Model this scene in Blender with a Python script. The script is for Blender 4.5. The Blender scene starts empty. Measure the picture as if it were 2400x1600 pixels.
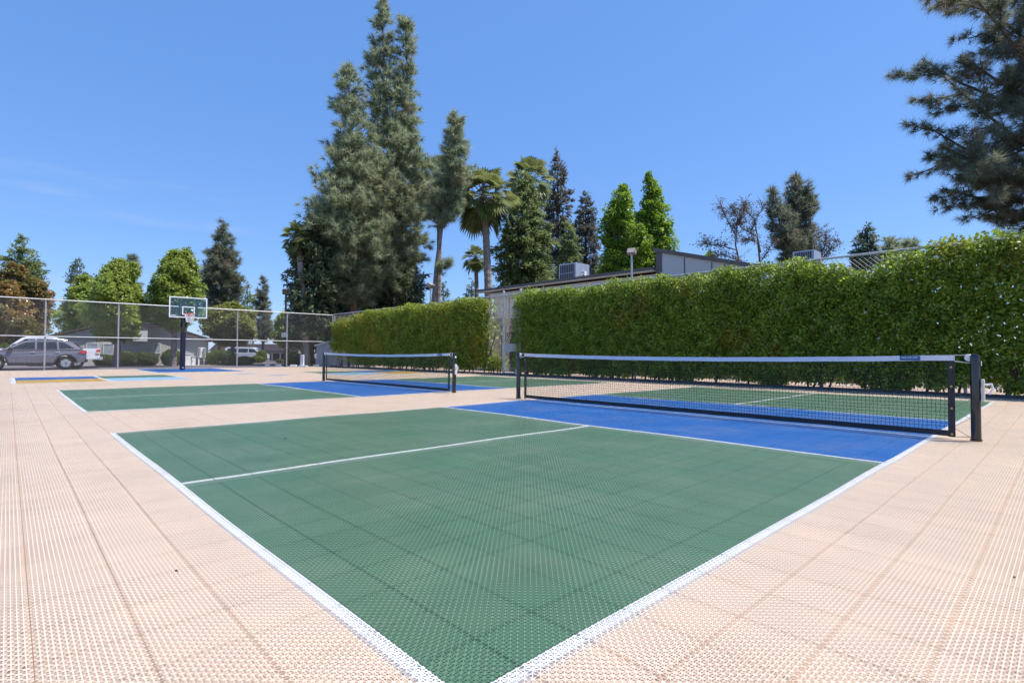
import bpy, math, random
import numpy as np
from math import radians as R, sin, cos, pi
from mathutils import Matrix, Vector

random.seed(7)
rng = np.random.default_rng(11)
SC = bpy.context.scene
COL = SC.collection

# ------------------------------------------------------------------ camera model
F, U0, V0 = 1244.7, 1200.0, 800.0          # focal length and centre, in pixels of the 2400 x 1600 photograph
CAMZ, PITCH, ROLL = 0.906, 0.0232, 0.0044
YAW = 0.8117
CS, CC = sin(YAW), cos(YAW)
CX, CY = -0.8369, -1.0604                  # camera in court coordinates
ROT = math.atan2(CC, CS)

def ray(px, py):
    x, y = (px - U0) / F, -(py - V0) / F
    cr, sr = cos(ROLL), sin(ROLL)
    rt, u = x * cr - y * sr, x * sr + y * cr
    cp, sp = cos(PITCH), sin(PITCH)
    return Vector((rt, cp - u * sp, u * cp + sp))

def at(px, py, d):
    v = ray(px, py)
    return Vector((0, 0, CAMZ)) + v * (d / v.y)

QS = 2400 / 2352.0
def atq(px, py, d):
    return at(px * QS, py * QS, d)
def mq(d):
    return d / (F / QS)

def ct(X, Y, z=0.0):
    dx, dy = X - CX, Y - CY
    return Vector((dx * CS - dy * CC, dx * CC + dy * CS, z))

def gz(d):
    return -0.03 - 0.004 * max(0.0, d - 34)

cam_data = bpy.data.cameras.new('camera')
cam = bpy.data.objects.new('camera', cam_data)
COL.objects.link(cam)
cam_data.sensor_width = 36
cam_data.lens = F / 2400 * 36
cam_data.clip_start = 0.05
cam_data.clip_end = 3000
cr, sr, cp, sp = cos(ROLL), sin(ROLL), cos(PITCH), sin(PITCH)
fwd = Vector((0, cp, sp)); upv = Vector((0, -sp, cp)); rtv = Vector((1, 0, 0))
r2 = rtv * cr + upv * sr
u2 = rtv * -sr + upv * cr
M = Matrix.Identity(4)
for i in range(3):
    M[i][0], M[i][1], M[i][2] = r2[i], u2[i], -fwd[i]
M[2][3] = CAMZ
cam.matrix_world = M
SC.camera = cam

# ------------------------------------------------------------------ node helpers
class NT:
    def __init__(s, tree):
        s.t = tree; s.n = tree.nodes; s.l = tree.links
    def node(s, kind, **kw):
        n = s.n.new(kind)
        for k, v in kw.items():
            setattr(n, k, v)
        return n
    def put(s, sock, v):
        if isinstance(v, bpy.types.NodeSocket):
            s.l.new(v, sock)
        elif v is not None:
            if isinstance(v, (tuple, list)) and len(v) == 3 and sock.type == 'RGBA':
                v = (*v, 1)
            sock.default_value = v
    def math(s, op, a, b=None, c=None):
        n = s.node('ShaderNodeMath', operation=op)
        for i, v in enumerate((a, b, c)):
            if v is not None:
                s.put(n.inputs[i], v)
        return n.outputs[0]
    def mix(s, f, a, b, blend='MIX'):
        n = s.node('ShaderNodeMix', data_type='RGBA', blend_type=blend)
        s.put(n.inputs[0], f); s.put(n.inputs[6], a); s.put(n.inputs[7], b)
        return n.outputs[2]
    def noise(s, vec, scale, detail=3, rough=.5):
        n = s.node('ShaderNodeTexNoise')
        if vec is not None:
            s.put(n.inputs['Vector'], vec)
        n.inputs['Scale'].default_value = scale
        n.inputs['Detail'].default_value = detail
        n.inputs['Roughness'].default_value = rough
        return n.outputs['Fac']
    def ramp(s, f, a, b):
        n = s.node('ShaderNodeMapRange', interpolation_type='SMOOTHSTEP')
        s.put(n.inputs[0], f); n.inputs[1].default_value = a; n.inputs[2].default_value = b
        return n.outputs[0]
    def obj(s):
        return s.node('ShaderNodeTexCoord').outputs['Object']
    def bump(s, h, strength, dist=.02):
        n = s.node('ShaderNodeBump')
        n.inputs['Strength'].default_value = strength
        n.inputs['Distance'].default_value = dist
        s.put(n.inputs['Height'], h)
        return n.outputs[0]

def new_mat(name):
    m = bpy.data.materials.new(name)
    m.use_nodes = True
    m.node_tree.nodes.clear()
    t = NT(m.node_tree)
    out = t.node('ShaderNodeOutputMaterial')
    return m, t, out

def principled(t, col, rough=.5, metal=0.0, spec=.5, normal=None):
    p = t.node('ShaderNodeBsdfPrincipled')
    t.put(p.inputs['Base Color'], col)
    t.put(p.inputs['Roughness'], rough)
    t.put(p.inputs['Metallic'], metal)
    t.put(p.inputs['Specular IOR Level'], spec)
    if normal is not None:
        t.put(p.inputs['Normal'], normal)
    return p

def simple(name, col, rough=.5, metal=0.0, spec=.5, var=.12, scale=3.0, bump=0.0, bscale=40):
    m, t, out = new_mat(name)
    o = t.obj()
    f = t.ramp(t.noise(o, scale, 5, .6), .3, .7)
    dark = tuple(c * (1 - var) for c in col); lite = tuple(min(1, c * (1 + var)) for c in col)
    c = t.mix(f, dark, lite)
    nrm = t.bump(t.noise(o, bscale, 3), bump) if bump else None
    p = principled(t, c, rough, metal, spec, nrm)
    t.l.new(p.outputs[0], out.inputs[0])
    return m

def leaf_mat(name, cols, patch=None, pscale=.6, trans=.3, rough=.45, spec=.4, plo=.5, phi=.7, tw=.62):
    """cols: dark, mid, light leaf colour drawn per leaf; patch: a second colour met in clumps."""
    m, t, out = new_mat(name)
    g = t.node('ShaderNodeNewGeometry')
    r0 = g.outputs['Random Per Island']
    ta = t.node('ShaderNodeAttribute'); ta.attribute_name = 'tint'
    r = t.math('ADD', t.math('MULTIPLY', ta.outputs['Fac'], tw), t.math('MULTIPLY', r0, 1 - tw))
    cr_ = t.node('ShaderNodeValToRGB')
    e = cr_.color_ramp.elements
    e[0].position = 0; e[0].color = (*cols[0], 1)
    e[1].position = 1; e[1].color = (*cols[2], 1)
    x = e.new(.55); x.color = (*cols[1], 1)
    t.put(cr_.inputs[0], r)
    c = cr_.outputs[0]
    if patch:
        n = t.noise(t.obj(), pscale, 4, .6)
        f = t.math('MULTIPLY', t.ramp(n, plo, phi), t.ramp(t.math('FRACT', t.math('MULTIPLY', r0, 7.3)), .1, .6))
        c = t.mix(f, c, patch)
    p = principled(t, c, rough, 0, spec)
    tr = t.node('ShaderNodeBsdfTranslucent')
    t.put(tr.inputs[0], t.mix(.35, c, (c_bright(cols[2]))))
    ms = t.node('ShaderNodeMixShader')
    ms.inputs[0].default_value = trans
    t.l.new(p.outputs[0], ms.inputs[1]); t.l.new(tr.outputs[0], ms.inputs[2])
    t.l.new(ms.outputs[0], out.inputs[0])
    return m
def c_bright(c):
    return tuple(min(1, v * 1.5) for v in c)

# ------------------------------------------------------------------ mesh helpers
class MB:
    def __init__(s):
        s.v = []; s.f = []
    def add(s, vs, fs):
        b = len(s.v)
        s.v += [tuple(p) for p in vs]
        s.f += [tuple(b + i for i in f) for f in fs]
        return s
    def box(s, x0, x1, y0, y1, z0, z1):
        v = [(x0, y0, z0), (x1, y0, z0), (x1, y1, z0), (x0, y1, z0), (x0, y0, z1), (x1, y0, z1), (x1, y1, z1), (x0, y1, z1)]
        return s.add(v, [(0, 3, 2, 1), (4, 5, 6, 7), (0, 1, 5, 4), (1, 2, 6, 5), (2, 3, 7, 6), (3, 0, 4, 7)])
    def tube(s, pts, rad, n=8, cap=True):
        pts = [Vector(p) for p in pts]
        if not isinstance(rad, (list, tuple)):
            rad = [rad] * len(pts)
        rings = []
        ref = None
        for i, p in enumerate(pts):
            a = pts[max(0, i - 1)]; b = pts[min(len(pts) - 1, i + 1)]
            d = (b - a).normalized()
            if ref is None:
                ref = Vector((0, 0, 1)) if abs(d.z) < .9 else Vector((1, 0, 0))
            u = d.cross(ref).normalized(); w = u.cross(d).normalized()
            ref = w
            rings.append([p + (u * cos(2 * pi * k / n) + w * sin(2 * pi * k / n)) * rad[i] for k in range(n)])
        vs = [q for r_ in rings for q in r_]
        fs = []
        for i in range(len(pts) - 1):
            for k in range(n):
                a = i * n + k; b = i * n + (k + 1) % n
                fs.append((a, a + n, b + n, b))
        if cap:
            fs.append(tuple(range(n)))
            fs.append(tuple(reversed(range(len(vs) - n, len(vs)))))
        return s.add(vs, fs)
    def prism(s, poly, y0, y1, inset=None):
        """poly: list of (x, z); extruded along y; inset(x, z) -> half-width scale."""
        n = len(poly)
        f = inset or (lambda x, z: 1.0)
        vs = [(x, y0 * f(x, z), z) for x, z in poly] + [(x, y1 * f(x, z), z) for x, z in poly]
        fs = [tuple(range(n)), tuple(reversed(range(n, 2 * n)))]
        for i in range(n):
            j = (i + 1) % n
            fs.append((i, i + n, j + n, j))
        return s.add(vs, fs)
    def lathe(s, prof, n=16, centre=(0, 0, 0), axis='z'):
        vs = []
        for r_, h in prof:
            for k in range(n):
                a = 2 * pi * k / n
                if axis == 'z':
                    p = (r_ * cos(a), r_ * sin(a), h)
                elif axis == 'y':
                    p = (r_ * cos(a), h, r_ * sin(a))
                else:
                    p = (h, r_ * cos(a), r_ * sin(a))
                vs.append((p[0] + centre[0], p[1] + centre[1], p[2] + centre[2]))
        fs = []
        for i in range(len(prof) - 1):
            for k in range(n):
                a = i * n + k; b = i * n + (k + 1) % n
                fs.append((a, b, b + n, a + n))
        fs.append(tuple(reversed(range(n)))); fs.append(tuple(range(len(vs) - n, len(vs))))
        return s.add(vs, fs)
    def build(s, name, mat, parent=None, smooth=False, bevel=0.0, fix=True):
        me = bpy.data.meshes.new(name)
        me.from_pydata(s.v, [], s.f)
        me.materials.append(mat)
        if fix or bevel:
            import bmesh
            bm = bmesh.new(); bm.from_mesh(me)
            if bevel:
                es = [e for e in bm.edges if len(e.link_faces) == 2 and e.calc_face_angle(0) > .5]
                bmesh.ops.bevel(bm, geom=es, offset=bevel, segments=2, affect='EDGES', clamp_overlap=True)
            bmesh.ops.recalc_face_normals(bm, faces=bm.faces)
            bm.to_mesh(me); bm.free()
        if smooth:
            me.polygons.foreach_set('use_smooth', [True] * len(me.polygons))
            me.set_sharp_from_angle(angle=R(35))
        return link(name, me, parent)

def link(name, me, parent=None):
    o = bpy.data.objects.new(name, me)
    COL.objects.link(o)
    if parent is not None:
        o.parent = parent
    return o

def tag(o, label, cat, group=None):
    o['label'] = label; o['category'] = cat
    if group:
        o['group'] = group
    return o
def kind(o, k):
    o['kind'] = k
    return o
def thing(name, label, cat, loc=(0, 0, 0), rotz=0.0, group=None):
    o = bpy.data.objects.new(name, None)
    o.empty_display_size = .2
    COL.objects.link(o)
    o.location = loc
    o.rotation_euler = (0, 0, rotz)
    return tag(o, label, cat, group)
def copy_tree(o, parent=None):
    c = o.copy(); COL.objects.link(c)
    if parent is not None:
        c.parent = parent
    for ch in list(o.children):
        copy_tree(ch, c)
    return c

def mesh_np(name, V, k, mat, parent=None, tint=None):
    """V: (n*k, 3) vertices of n separate k-gons."""
    n = len(V) // k
    me = bpy.data.meshes.new(name)
    me.vertices.add(n * k)
    me.vertices.foreach_set('co', np.ascontiguousarray(V, dtype=np.float32).ravel())
    me.loops.add(n * k)
    me.loops.foreach_set('vertex_index', np.arange(n * k, dtype=np.int32))
    me.polygons.add(n)
    me.polygons.foreach_set('loop_start', np.arange(0, n * k, k, dtype=np.int32))
    me.update(calc_edges=True)
    if tint is not None:
        at_ = me.attributes.new('tint', 'FLOAT', 'FACE')
        at_.data.foreach_set('value', np.ascontiguousarray(tint, dtype=np.float32))
    me.materials.append(mat)
    return link(name, me, parent)

def norm(a):
    return a / np.maximum(np.linalg.norm(a, axis=-1, keepdims=True), 1e-9)
def cards(C, D, L, W, N=None, fold=0.0):
    """n diamond leaves: base C, direction D, length L, width W, N about the normal."""
    n = len(C)
    D = norm(D)
    if N is None:
        N = rng.normal(size=(n, 3))
    S = norm(np.cross(D, N))
    L = np.broadcast_to(np.asarray(L, float), (n,))[:, None]; W = np.broadcast_to(np.asarray(W, float), (n,))[:, None]
    V = np.empty((n, 4, 3))
    V[:, 0] = C
    V[:, 1] = C + D * L * .45 + S * W * .5
    V[:, 2] = C + D * L
    V[:, 3] = C + D * L * .45 - S * W * .5
    return V.reshape(-1, 3)
def needles(C, D, L, W):
    n = len(C)
    D = norm(D)
    S = norm(np.cross(D, rng.normal(size=(n, 3))))
    L = np.broadcast_to(np.asarray(L, float), (n,))[:, None]; W = np.broadcast_to(np.asarray(W, float), (n,))[:, None]
    V = np.empty((n, 3, 3))
    V[:, 0] = C + S * W * .5
    V[:, 1] = C - S * W * .5
    V[:, 2] = C + D * L
    return V.reshape(-1, 3)

# ------------------------------------------------------------------ materials
def tile_mat(name, col, hole=True, rough=.45, spec=.30, rib=.09):
    """interlocking court tile: a lattice of ribs with open triangular holes between them."""
    m, t, out = new_mat(name)
    s = t.node('ShaderNodeSeparateXYZ')
    t.put(s.inputs[0], t.obj())
    T = 6.378 / 25
    b = T / 16
    x, y = s.outputs[0], s.outputs[1]
    u = t.math('DIVIDE', x, b); v = t.math('DIVIDE', y, b)
    du = t.math('PINGPONG', u, .5); dv = t.math('PINGPONG', v, .5)
    d1 = t.math('MULTIPLY', t.math('PINGPONG', t.math('ADD', u, v), 1.0), .7071)
    d2 = t.math('MULTIPLY', t.math('PINGPONG', t.math('SUBTRACT', u, v), 1.0), .7071)
    dd = t.math('MINIMUM', d1, d2)
    dm = t.math('MINIMUM', t.math('MINIMUM', du, dv), dd)
    h = t.math('GREATER_THAN', dm, rib)
    # edges of the single tiles: a closed rim, then the open joint
    tx = t.math('PINGPONG', x, T / 2); ty = t.math('PINGPONG', y, T / 2)
    gap = t.math('MAXIMUM', t.math('LESS_THAN', tx, .0012), t.math('LESS_THAN', ty, .0010))
    h = t.math('MAXIMUM', h, gap)
    # each tile a hair different, and dusty in places
    cx = t.math('FLOOR', t.math('DIVIDE', x, T)); cy = t.math('FLOOR', t.math('DIVIDE', y, T))
    cm = t.node('ShaderNodeCombineXYZ'); t.put(cm.inputs[0], cx); t.put(cm.inputs[1], cy)
    w = t.node('ShaderNodeTexWhiteNoise', noise_dimensions='2D'); t.put(w.inputs[0], cm.outputs[0])
    f = t.math('ADD', t.math('MULTIPLY', w.outputs[0], .05), .975)
    n = t.ramp(t.noise(t.obj(), 1.3, 5, .65), .35, .75)
    c = t.mix(t.math('MULTIPLY', n, .15), col, (.45, .40, .34))
    # worn, slightly faded patches and long faint scuffs
    wv = t.node('ShaderNodeMapping'); wv.inputs['Scale'].default_value = (.5, 2.2, 1); wv.inputs['Rotation'].default_value = (0, 0, .6)
    t.put(wv.inputs['Vector'], t.obj())
    sc_ = t.ramp(t.noise(wv.outputs[0], 2.6, 6, .7), .58, .78)
    c = t.mix(t.math('MULTIPLY', sc_, .10), c, (.60, .58, .54))
    c = t.mix(t.math('MULTIPLY', t.ramp(t.noise(t.obj(), .45, 3, .5), .40, .7), .06), c, (.10, .09, .08))
    vm = t.node('ShaderNodeVectorMath', operation='SCALE')
    t.put(vm.inputs[0], c); t.put(vm.inputs['Scale'], f)
    p = principled(t, vm.outputs[0], rough, 0, spec)
    if hole:
        tr = t.node('ShaderNodeBsdfTransparent')
        ms = t.node('ShaderNodeMixShader')
        t.put(ms.inputs[0], h)
        t.l.new(p.outputs[0], ms.inputs[1]); t.l.new(tr.outputs[0], ms.inputs[2])
        t.l.new(ms.outputs[0], out.inputs[0])
    else:
        t.l.new(p.outputs[0], out.inputs[0])
    return m

TILE = {
    'tan': (.70, .57, .45), 'green': (.100, .205, .124), 'blue': (.018, .142, .45), 'white': (.80, .80, .81),
    'yellow': (.60, .38, .06), 'sky': (.33, .56, .74), 'navy': (.02, .05, .20),
}
UNDER_SHADE = {  # base seen through the holes; their inner shade is put into these colours
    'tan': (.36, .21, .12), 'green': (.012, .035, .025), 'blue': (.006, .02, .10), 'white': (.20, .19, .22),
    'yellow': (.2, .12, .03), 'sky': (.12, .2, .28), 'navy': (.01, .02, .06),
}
MT = {k: tile_mat('tile_' + k, c) for k, c in TILE.items()}
MV = {k: tile_mat('tile_wall_' + k, c, rib=.04) for k, c in TILE.items()}
MU = {k: simple('under_' + k, c, .8, var=.15) for k, c in UNDER_SHADE.items()}

M_black = simple('black_paint', (.018, .016, .017), .10, 0, .7, .05)
M_navy = simple('pad_vinyl', (.016, .016, .035), .45, 0, .4, .1)
M_galv = simple('galvanised_steel', (.50, .49, .50), .45, .55, .5, .15, 12)
M_wire = simple('wire', (.46, .44, .43), .5, .35, .5, .1)
M_white = simple('white_paint', (.78, .78, .80), .4, 0, .5, .05)
M_band = simple('white_net_tape', (.74, .73, .78), .7, 0, .3, .05)
M_cord = simple('black_cord', (.018, .018, .02), .6, 0, .3, .1)
M_sleeve = simple('black_vinyl_band', (.03, .028, .032), .5, 0, .4, .1)
M_rope = simple('white_rope', (.62, .60, .55), .8, 0, .2, .1)
M_label = simple('blue_label', (.03, .13, .30), .4, 0, .4, .05)
M_brass = simple('brass', (.55, .40, .16), .3, .9, .5, .1)
M_steel = simple('bright_steel', (.62, .62, .64), .25, .8, .5, .1)
M_orange = simple('rim_orange', (.62, .07, .03), .35, 0, .5, .05)
M_asphalt = simple('asphalt', (.125, .108, .115), .85, 0, .3, .22, .35, .3, 60)
M_concrete = simple('concrete', (.38, .35, .33), .85, 0, .3, .15, 1.2, .2, 30)
M_kerb = simple('dark_kerb', (.10, .085, .09), .8, 0, .3, .2, 2)
M_dirt = simple('dry_dirt', (.42, .32, .27), .95, 0, .2, .25, 1.5, .4, 20)
M_bark = simple('bark', (.12, .082, .062), .9, 0, .2, .35, 4, .6, 14)
M_barkred = simple('reddish_bark', (.17, .095, .068), .9, 0, .2, .3, 4, .6, 14)
M_barkgrey = simple('grey_bark', (.21, .17, .15), .9, 0, .2, .3, 4, .6, 14)
M_palmbark = simple('palm_bark', (.30, .25, .21), .9, 0, .2, .4, 9, .8, 20)
M_twig = simple('bare_twig', (.20, .15, .125), .9, 0, .2, .2, 4)
M_grey = simple('grey_siding', (.43, .42, .41), .8, 0, .3, .08, .8)
M_pale = simple('pale_siding', (.56, .56, .57), .8, 0, .3, .06, .8)
M_beige = simple('beige_stucco', (.66, .55, .44), .85, 0, .3, .08, 1.0)
M_panel = simple('grey_white_panel', (.52, .53, .55), .75, 0, .3, .04, .6)
M_fascia = simple('dark_fascia', (.14, .125, .12), .7, 0, .3, .12, 2)
M_roof = simple('brown_shingle', (.075, .06, .055), .9, 0, .2, .25, 6)
M_pinkroof = simple('pink_brown_shingle', (.36, .25, .22), .9, 0, .2, .15, 5)
M_glassdk = simple('window_glass', (.018, .022, .028), .10, 0, .6, .05)
M_glasslt = simple('curtained_glass', (.30, .33, .38), .15, 0, .6, .1)
M_shed = simple('pale_metal_siding', (.33, .36, .41), .55, .1, .4, .08, 1)
M_acgrey = simple('sheet_metal', (.44, .45, .48), .4, .5, .5, .08, 3)
M_louvre = simple('dark_louvre', (.06, .06, .07), .6, .2, .4, .1)
M_lamp = simple('lamp_housing', (.28, .23, .20), .5, .2, .4, .1)
M_lampglass = simple('lamp_lens', (.52, .42, .33), .2, 0, .5, .05)
M_suv = simple('dark_grey_car_paint', (.17, .165, .20), .25, .45, .6, .04)
M_silver = simple('silver_car_paint', (.72, .72, .76), .25, .1, .6, .04)
M_whitecar = simple('white_car_paint', (.66, .66, .67), .25, 0, .6, .03)
M_tancar = simple('tan_car_paint', (.30, .25, .21), .3, .3, .6, .05)
M_tyre = simple('tyre_rubber', (.02, .019, .02), .8, 0, .3, .1)
M_rim = simple('alloy', (.55, .56, .60), .3, .8, .5, .05)
M_trim = simple('black_plastic', (.03, .028, .03), .6, 0, .3, .1)
M_tail = simple('tail_lamp_red', (.55, .03, .02), .15, 0, .6, .05)
M_clear = simple('clear_lens', (.6, .6, .6), .1, 0, .6, .05)

# glass of the backboard
m_, t_, o_ = new_mat('backboard_glass')
gl = t_.node('ShaderNodeBsdfGlossy'); gl.inputs[0].default_value = (.85, .95, 1, 1); gl.inputs['Roughness'].default_value = .03
tr = t_.node('ShaderNodeBsdfTransparent'); tr.inputs[0].default_value = (.80, .90, .92, 1)
ms = t_.node('ShaderNodeMixShader'); ms.inputs[0].default_value = .05
t_.l.new(tr.outputs[0], ms.inputs[1]); t_.l.new(gl.outputs[0], ms.inputs[2]); t_.l.new(ms.outputs[0], o_.inputs[0])
M_board = m_

L_hedge = leaf_mat('hedge_leaf', [(.070, .115, .011), (.225, .32, .034), (.46, .55, .10)], (.40, .26, .05), .55, .48, .42, .42, .56, .74)
L_hedgeY = leaf_mat('hedge_leaf_yellowing', [(.085, .125, .013), (.25, .33, .036), (.48, .54, .09)], (.46, .32, .045), .5, .48, .42, .42, .50, .76)
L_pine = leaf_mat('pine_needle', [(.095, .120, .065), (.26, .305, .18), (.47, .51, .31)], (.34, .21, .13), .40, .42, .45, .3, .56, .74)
L_pinedk = leaf_mat('pine_needle_dark', [(.070, .088, .055), (.165, .19, .125), (.31, .33, .215)], (.25, .16, .11), .45, .40, .5, .3, .5, .7)  # darker, browner needle colours
L_conif = leaf_mat('conifer_leaf', [(.050, .070, .040), (.13, .165, .085), (.26, .30, .16)], None, .5, .34, .5, .3)
L_conifg = leaf_mat('redwood_leaf', [(.075, .11, .034), (.18, .235, .080), (.34, .38, .16)], None, .5, .38, .5, .3)
L_conifbr = leaf_mat('redwood_leaf_browned', [(.070, .075, .056), (.150, .145, .105), (.25, .23, .165)], (.20, .13, .09), .4, .28, .6, .3)
L_gum = leaf_mat('sweetgum_leaf', [(.075, .14, .012), (.19, .32, .028), (.36, .48, .06)], None, .5, .45, .4, .4)
L_green = leaf_mat('broad_leaf', [(.105, .155, .022), (.25, .325, .055), (.44, .50, .12)], None, .5, .46, .4, .4)
L_yellow = leaf_mat('yellow_green_leaf', [(.11, .125, .022), (.23, .25, .05), (.36, .37, .10)], None, .5, .42, .45, .4)
L_magn = leaf_mat('magnolia_leaf', [(.070, .090, .022), (.165, .165, .045), (.30, .26, .085)], (.44, .21, .07), .5, .36, .35, .5, .4, .62)
L_sparse = leaf_mat('reddish_sparse_leaf', [(.070, .075, .048), (.16, .135, .085), (.26, .19, .13)], None, .5, .36, .5, .3)
L_palm = leaf_mat('palm_frond', [(.11, .14, .038), (.23, .28, .08), (.42, .44, .19)], None, .5, .38, .35, .5)
L_dead = leaf_mat('dead_frond', [(.13, .085, .05), (.23, .15, .09), (.33, .23, .14)], None, .5, .2, .6, .3)
L_shrub = leaf_mat('shrub_leaf', [(.075, .12, .016), (.16, .23, .030), (.28, .36, .06)], None, .5, .40, .4, .4)
L_shrubdk = leaf_mat('dull_shrub_leaf', [(.07, .09, .030), (.16, .19, .062), (.28, .31, .12)], None, .5, .38, .45, .4)

# ------------------------------------------------------------------ ground and court
gx = np.concatenate([np.arange(-400, -60, 40), np.arange(-60, 80, 4.0), np.arange(80, 441, 40)])
gy = np.concatenate([np.arange(-60, 30, 6.0), np.arange(30, 160, 5.0), np.arange(160, 900, 60)])
mb = MB()
for j, y in enumerate(gy):
    for x in gx:
        mb.v.append((x, y, gz(y)))
nx = len(gx)
for j in range(len(gy) - 1):
    for i in range(nx - 1):
        a = j * nx + i
        mb.f.append((a, a + 1, a + 1 + nx, a + nx))
kind(mb.build('ground', M_asphalt, fix=False), 'structure')

W, LEN, G = 6.378, 13.367, 9.156
KA, KB, NX = 4.557, 8.811, 6.684
LW = .052
FX0, FX1, FY0, FY1 = -12.0, 14.70, -10.0, 33.15

regions = []     # (owner, colour, x0, x1, y0, y1), later ones on top
def reg(owner, colour, x0, x1, y0, y1):
    regions.append((owner, colour, x0, x1, y0, y1))
reg('court_floor', 'tan', FX0, FX1, FY0, FY1)
for k, y0 in enumerate((0.0, G)):
    o = 'pickleball_court' + ('' if k == 0 else '_far')
    y1 = y0 + W
    reg(o, 'green', 0, KA, y0, y1); reg(o, 'green', KB, LEN, y0, y1)
    reg(o, 'blue', KA, KB, y0, y1)
    for a, b in ((0, KA), (KB, LEN)):
        reg(o, 'white', a, b, y0 + W / 2 - LW / 2, y0 + W / 2 + LW / 2)
    reg(o, 'white', 0, LEN, y0, y0 + LW); reg(o, 'white', 0, LEN, y1 - LW, y1)
    for a in (0, KA - LW / 2, NX - LW / 2, KB - LW / 2, LEN - LW):
        reg(o, 'white', a, a + LW, y0, y1)
def four(owner, x0, cells):
    s = 4.6; h = s / 2; y0 = 19.7
    for i in range(2):
        for j in range(2):
            reg(owner, cells[i][j], x0 + i * h, x0 + (i + 1) * h, y0 + j * h, y0 + (j + 1) * h)
    reg(owner, 'white', x0, x0 + .12, y0, y0 + s)
    reg(owner, 'white', x0 + h - .05, x0 + h + .05, y0, y0 + s)
    reg(owner, 'white', x0 + s - .06, x0 + s, y0, y0 + s)
    reg(owner, 'white', x0, x0 + s, y0 + s - .06, y0 + s)
four('four_square_court', -.77, [['yellow', 'blue'], ['sky', 'green']])
four('four_square_court_far', 9.15, [['sky', 'green'], ['yellow', 'blue']])
reg('basketball_key', 'white', 4.0, 7.8, 27.0, FY1); reg('basketball_key', 'blue', 4.08, 7.72, 27.08, FY1)
reg('court_emblem', 'sky', 6.1, 6.9, 22.9, 23.5); reg('court_emblem', 'navy', 6.2, 6.75, 23.1, 23.35)
reg('court_emblem', 'sky', 6.7, 7.6, 20.9, 21.5); reg('court_emblem', 'navy', 6.85, 7.45, 21.1, 21.35)

def breaks(lo, hi, vals, step):
    b = sorted({round(v, 5) for v in vals if lo <= v <= hi} | {lo, hi})
    out_ = []
    for a, c in zip(b[:-1], b[1:]):
        n = max(1, int(math.ceil((c - a) / step)))
        out_ += [a + (c - a) * i / n for i in range(n)]
    return np.array(out_ + [hi])
bx = breaks(FX0, FX1, [v for r_ in regions for v in r_[2:4]], .40)
by = breaks(FY0, FY1, [v for r_ in regions for v in r_[4:6]], .40)
def wave(x, y):
    return (.0035 * np.sin(1.9 * x + 1.1 * np.sin(.9 * y)) * np.cos(1.35 * y + .7 * np.sin(1.3 * x))
            + .0022 * np.sin(3.4 * x - 1.2 * y + .5) + .002 * np.sin(2.2 * y + .8 * x))
xc = (bx[:-1] + bx[1:]) / 2; yc = (by[:-1] + by[1:]) / 2
cell = np.zeros((len(xc), len(yc)), int)
for k, (o, c, x0, x1, y0, y1) in enumerate(regions):
    ix = (xc > x0) & (xc < x1); iy = (yc > y0) & (yc < y1)
    cell[np.ix_(ix, iy)] = k
owners = []
for r_ in regions:
    if r_[0] not in owners:
        owners.append(r_[0])
def floor_mesh(name, layer_z, owner, mats, wavy=1.0):
    cols = []
    vs = []; vi = {}; fs = []; mi = []
    for i in range(len(xc)):
        for j in range(len(yc)):
            o, c = regions[cell[i, j]][:2]
            if owner and o != owner:
                continue
            if c not in cols:
                cols.append(c)
            f = []
            for (p, q) in ((i, j), (i + 1, j), (i + 1, j + 1), (i, j + 1)):
                if (p, q) not in vi:
                    vi[(p, q)] = len(vs)
                    vs.append((bx[p], by[q], layer_z + wavy * float(wave(bx[p], by[q]))))
                f.append(vi[(p, q)])
            fs.append(f); mi.append(cols.index(c))
    me = bpy.data.meshes.new(name)
    me.from_pydata(vs, [], fs)
    for c in cols:
        me.materials.append(mats[c])
    me.polygons.foreach_set('material_index', mi)
    me.polygons.foreach_set('use_smooth', [True] * len(fs))
    o = link(name, me)
    o.location = ct(0, 0, 0); o.rotation_euler = (0, 0, ROT)
    return kind(o, 'structure')
for ow in owners:
    nm = ow.replace('_far', '')
    floor_mesh(nm, 0.0, ow, MT)
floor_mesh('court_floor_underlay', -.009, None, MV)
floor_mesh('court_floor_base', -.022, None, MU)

def court_box(name, x0, x1, y0, y1, z0, z1, mat, bevel=0):
    o = MB().box(x0, x1, y0, y1, z0, z1).build(name, mat, bevel=bevel)
    o.location = ct(0, 0, 0); o.rotation_euler = (0, 0, ROT)
    return o
kind(court_box('kerb', 14.70, 14.90, -14, 33.3, -.04, .012, M_kerb), 'structure')
kind(court_box('kerb', 14.90, 15.02, -14, 33.3, -.04, .06, M_kerb), 'structure')
kind(court_box('dirt_strip', 15.02, 18.4, -14, 33.4, -.04, .03, M_dirt), 'structure')
kind(court_box('kerb', -14, 14.70, 33.15, 33.40, -.04, .01, M_concrete), 'structure')

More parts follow.
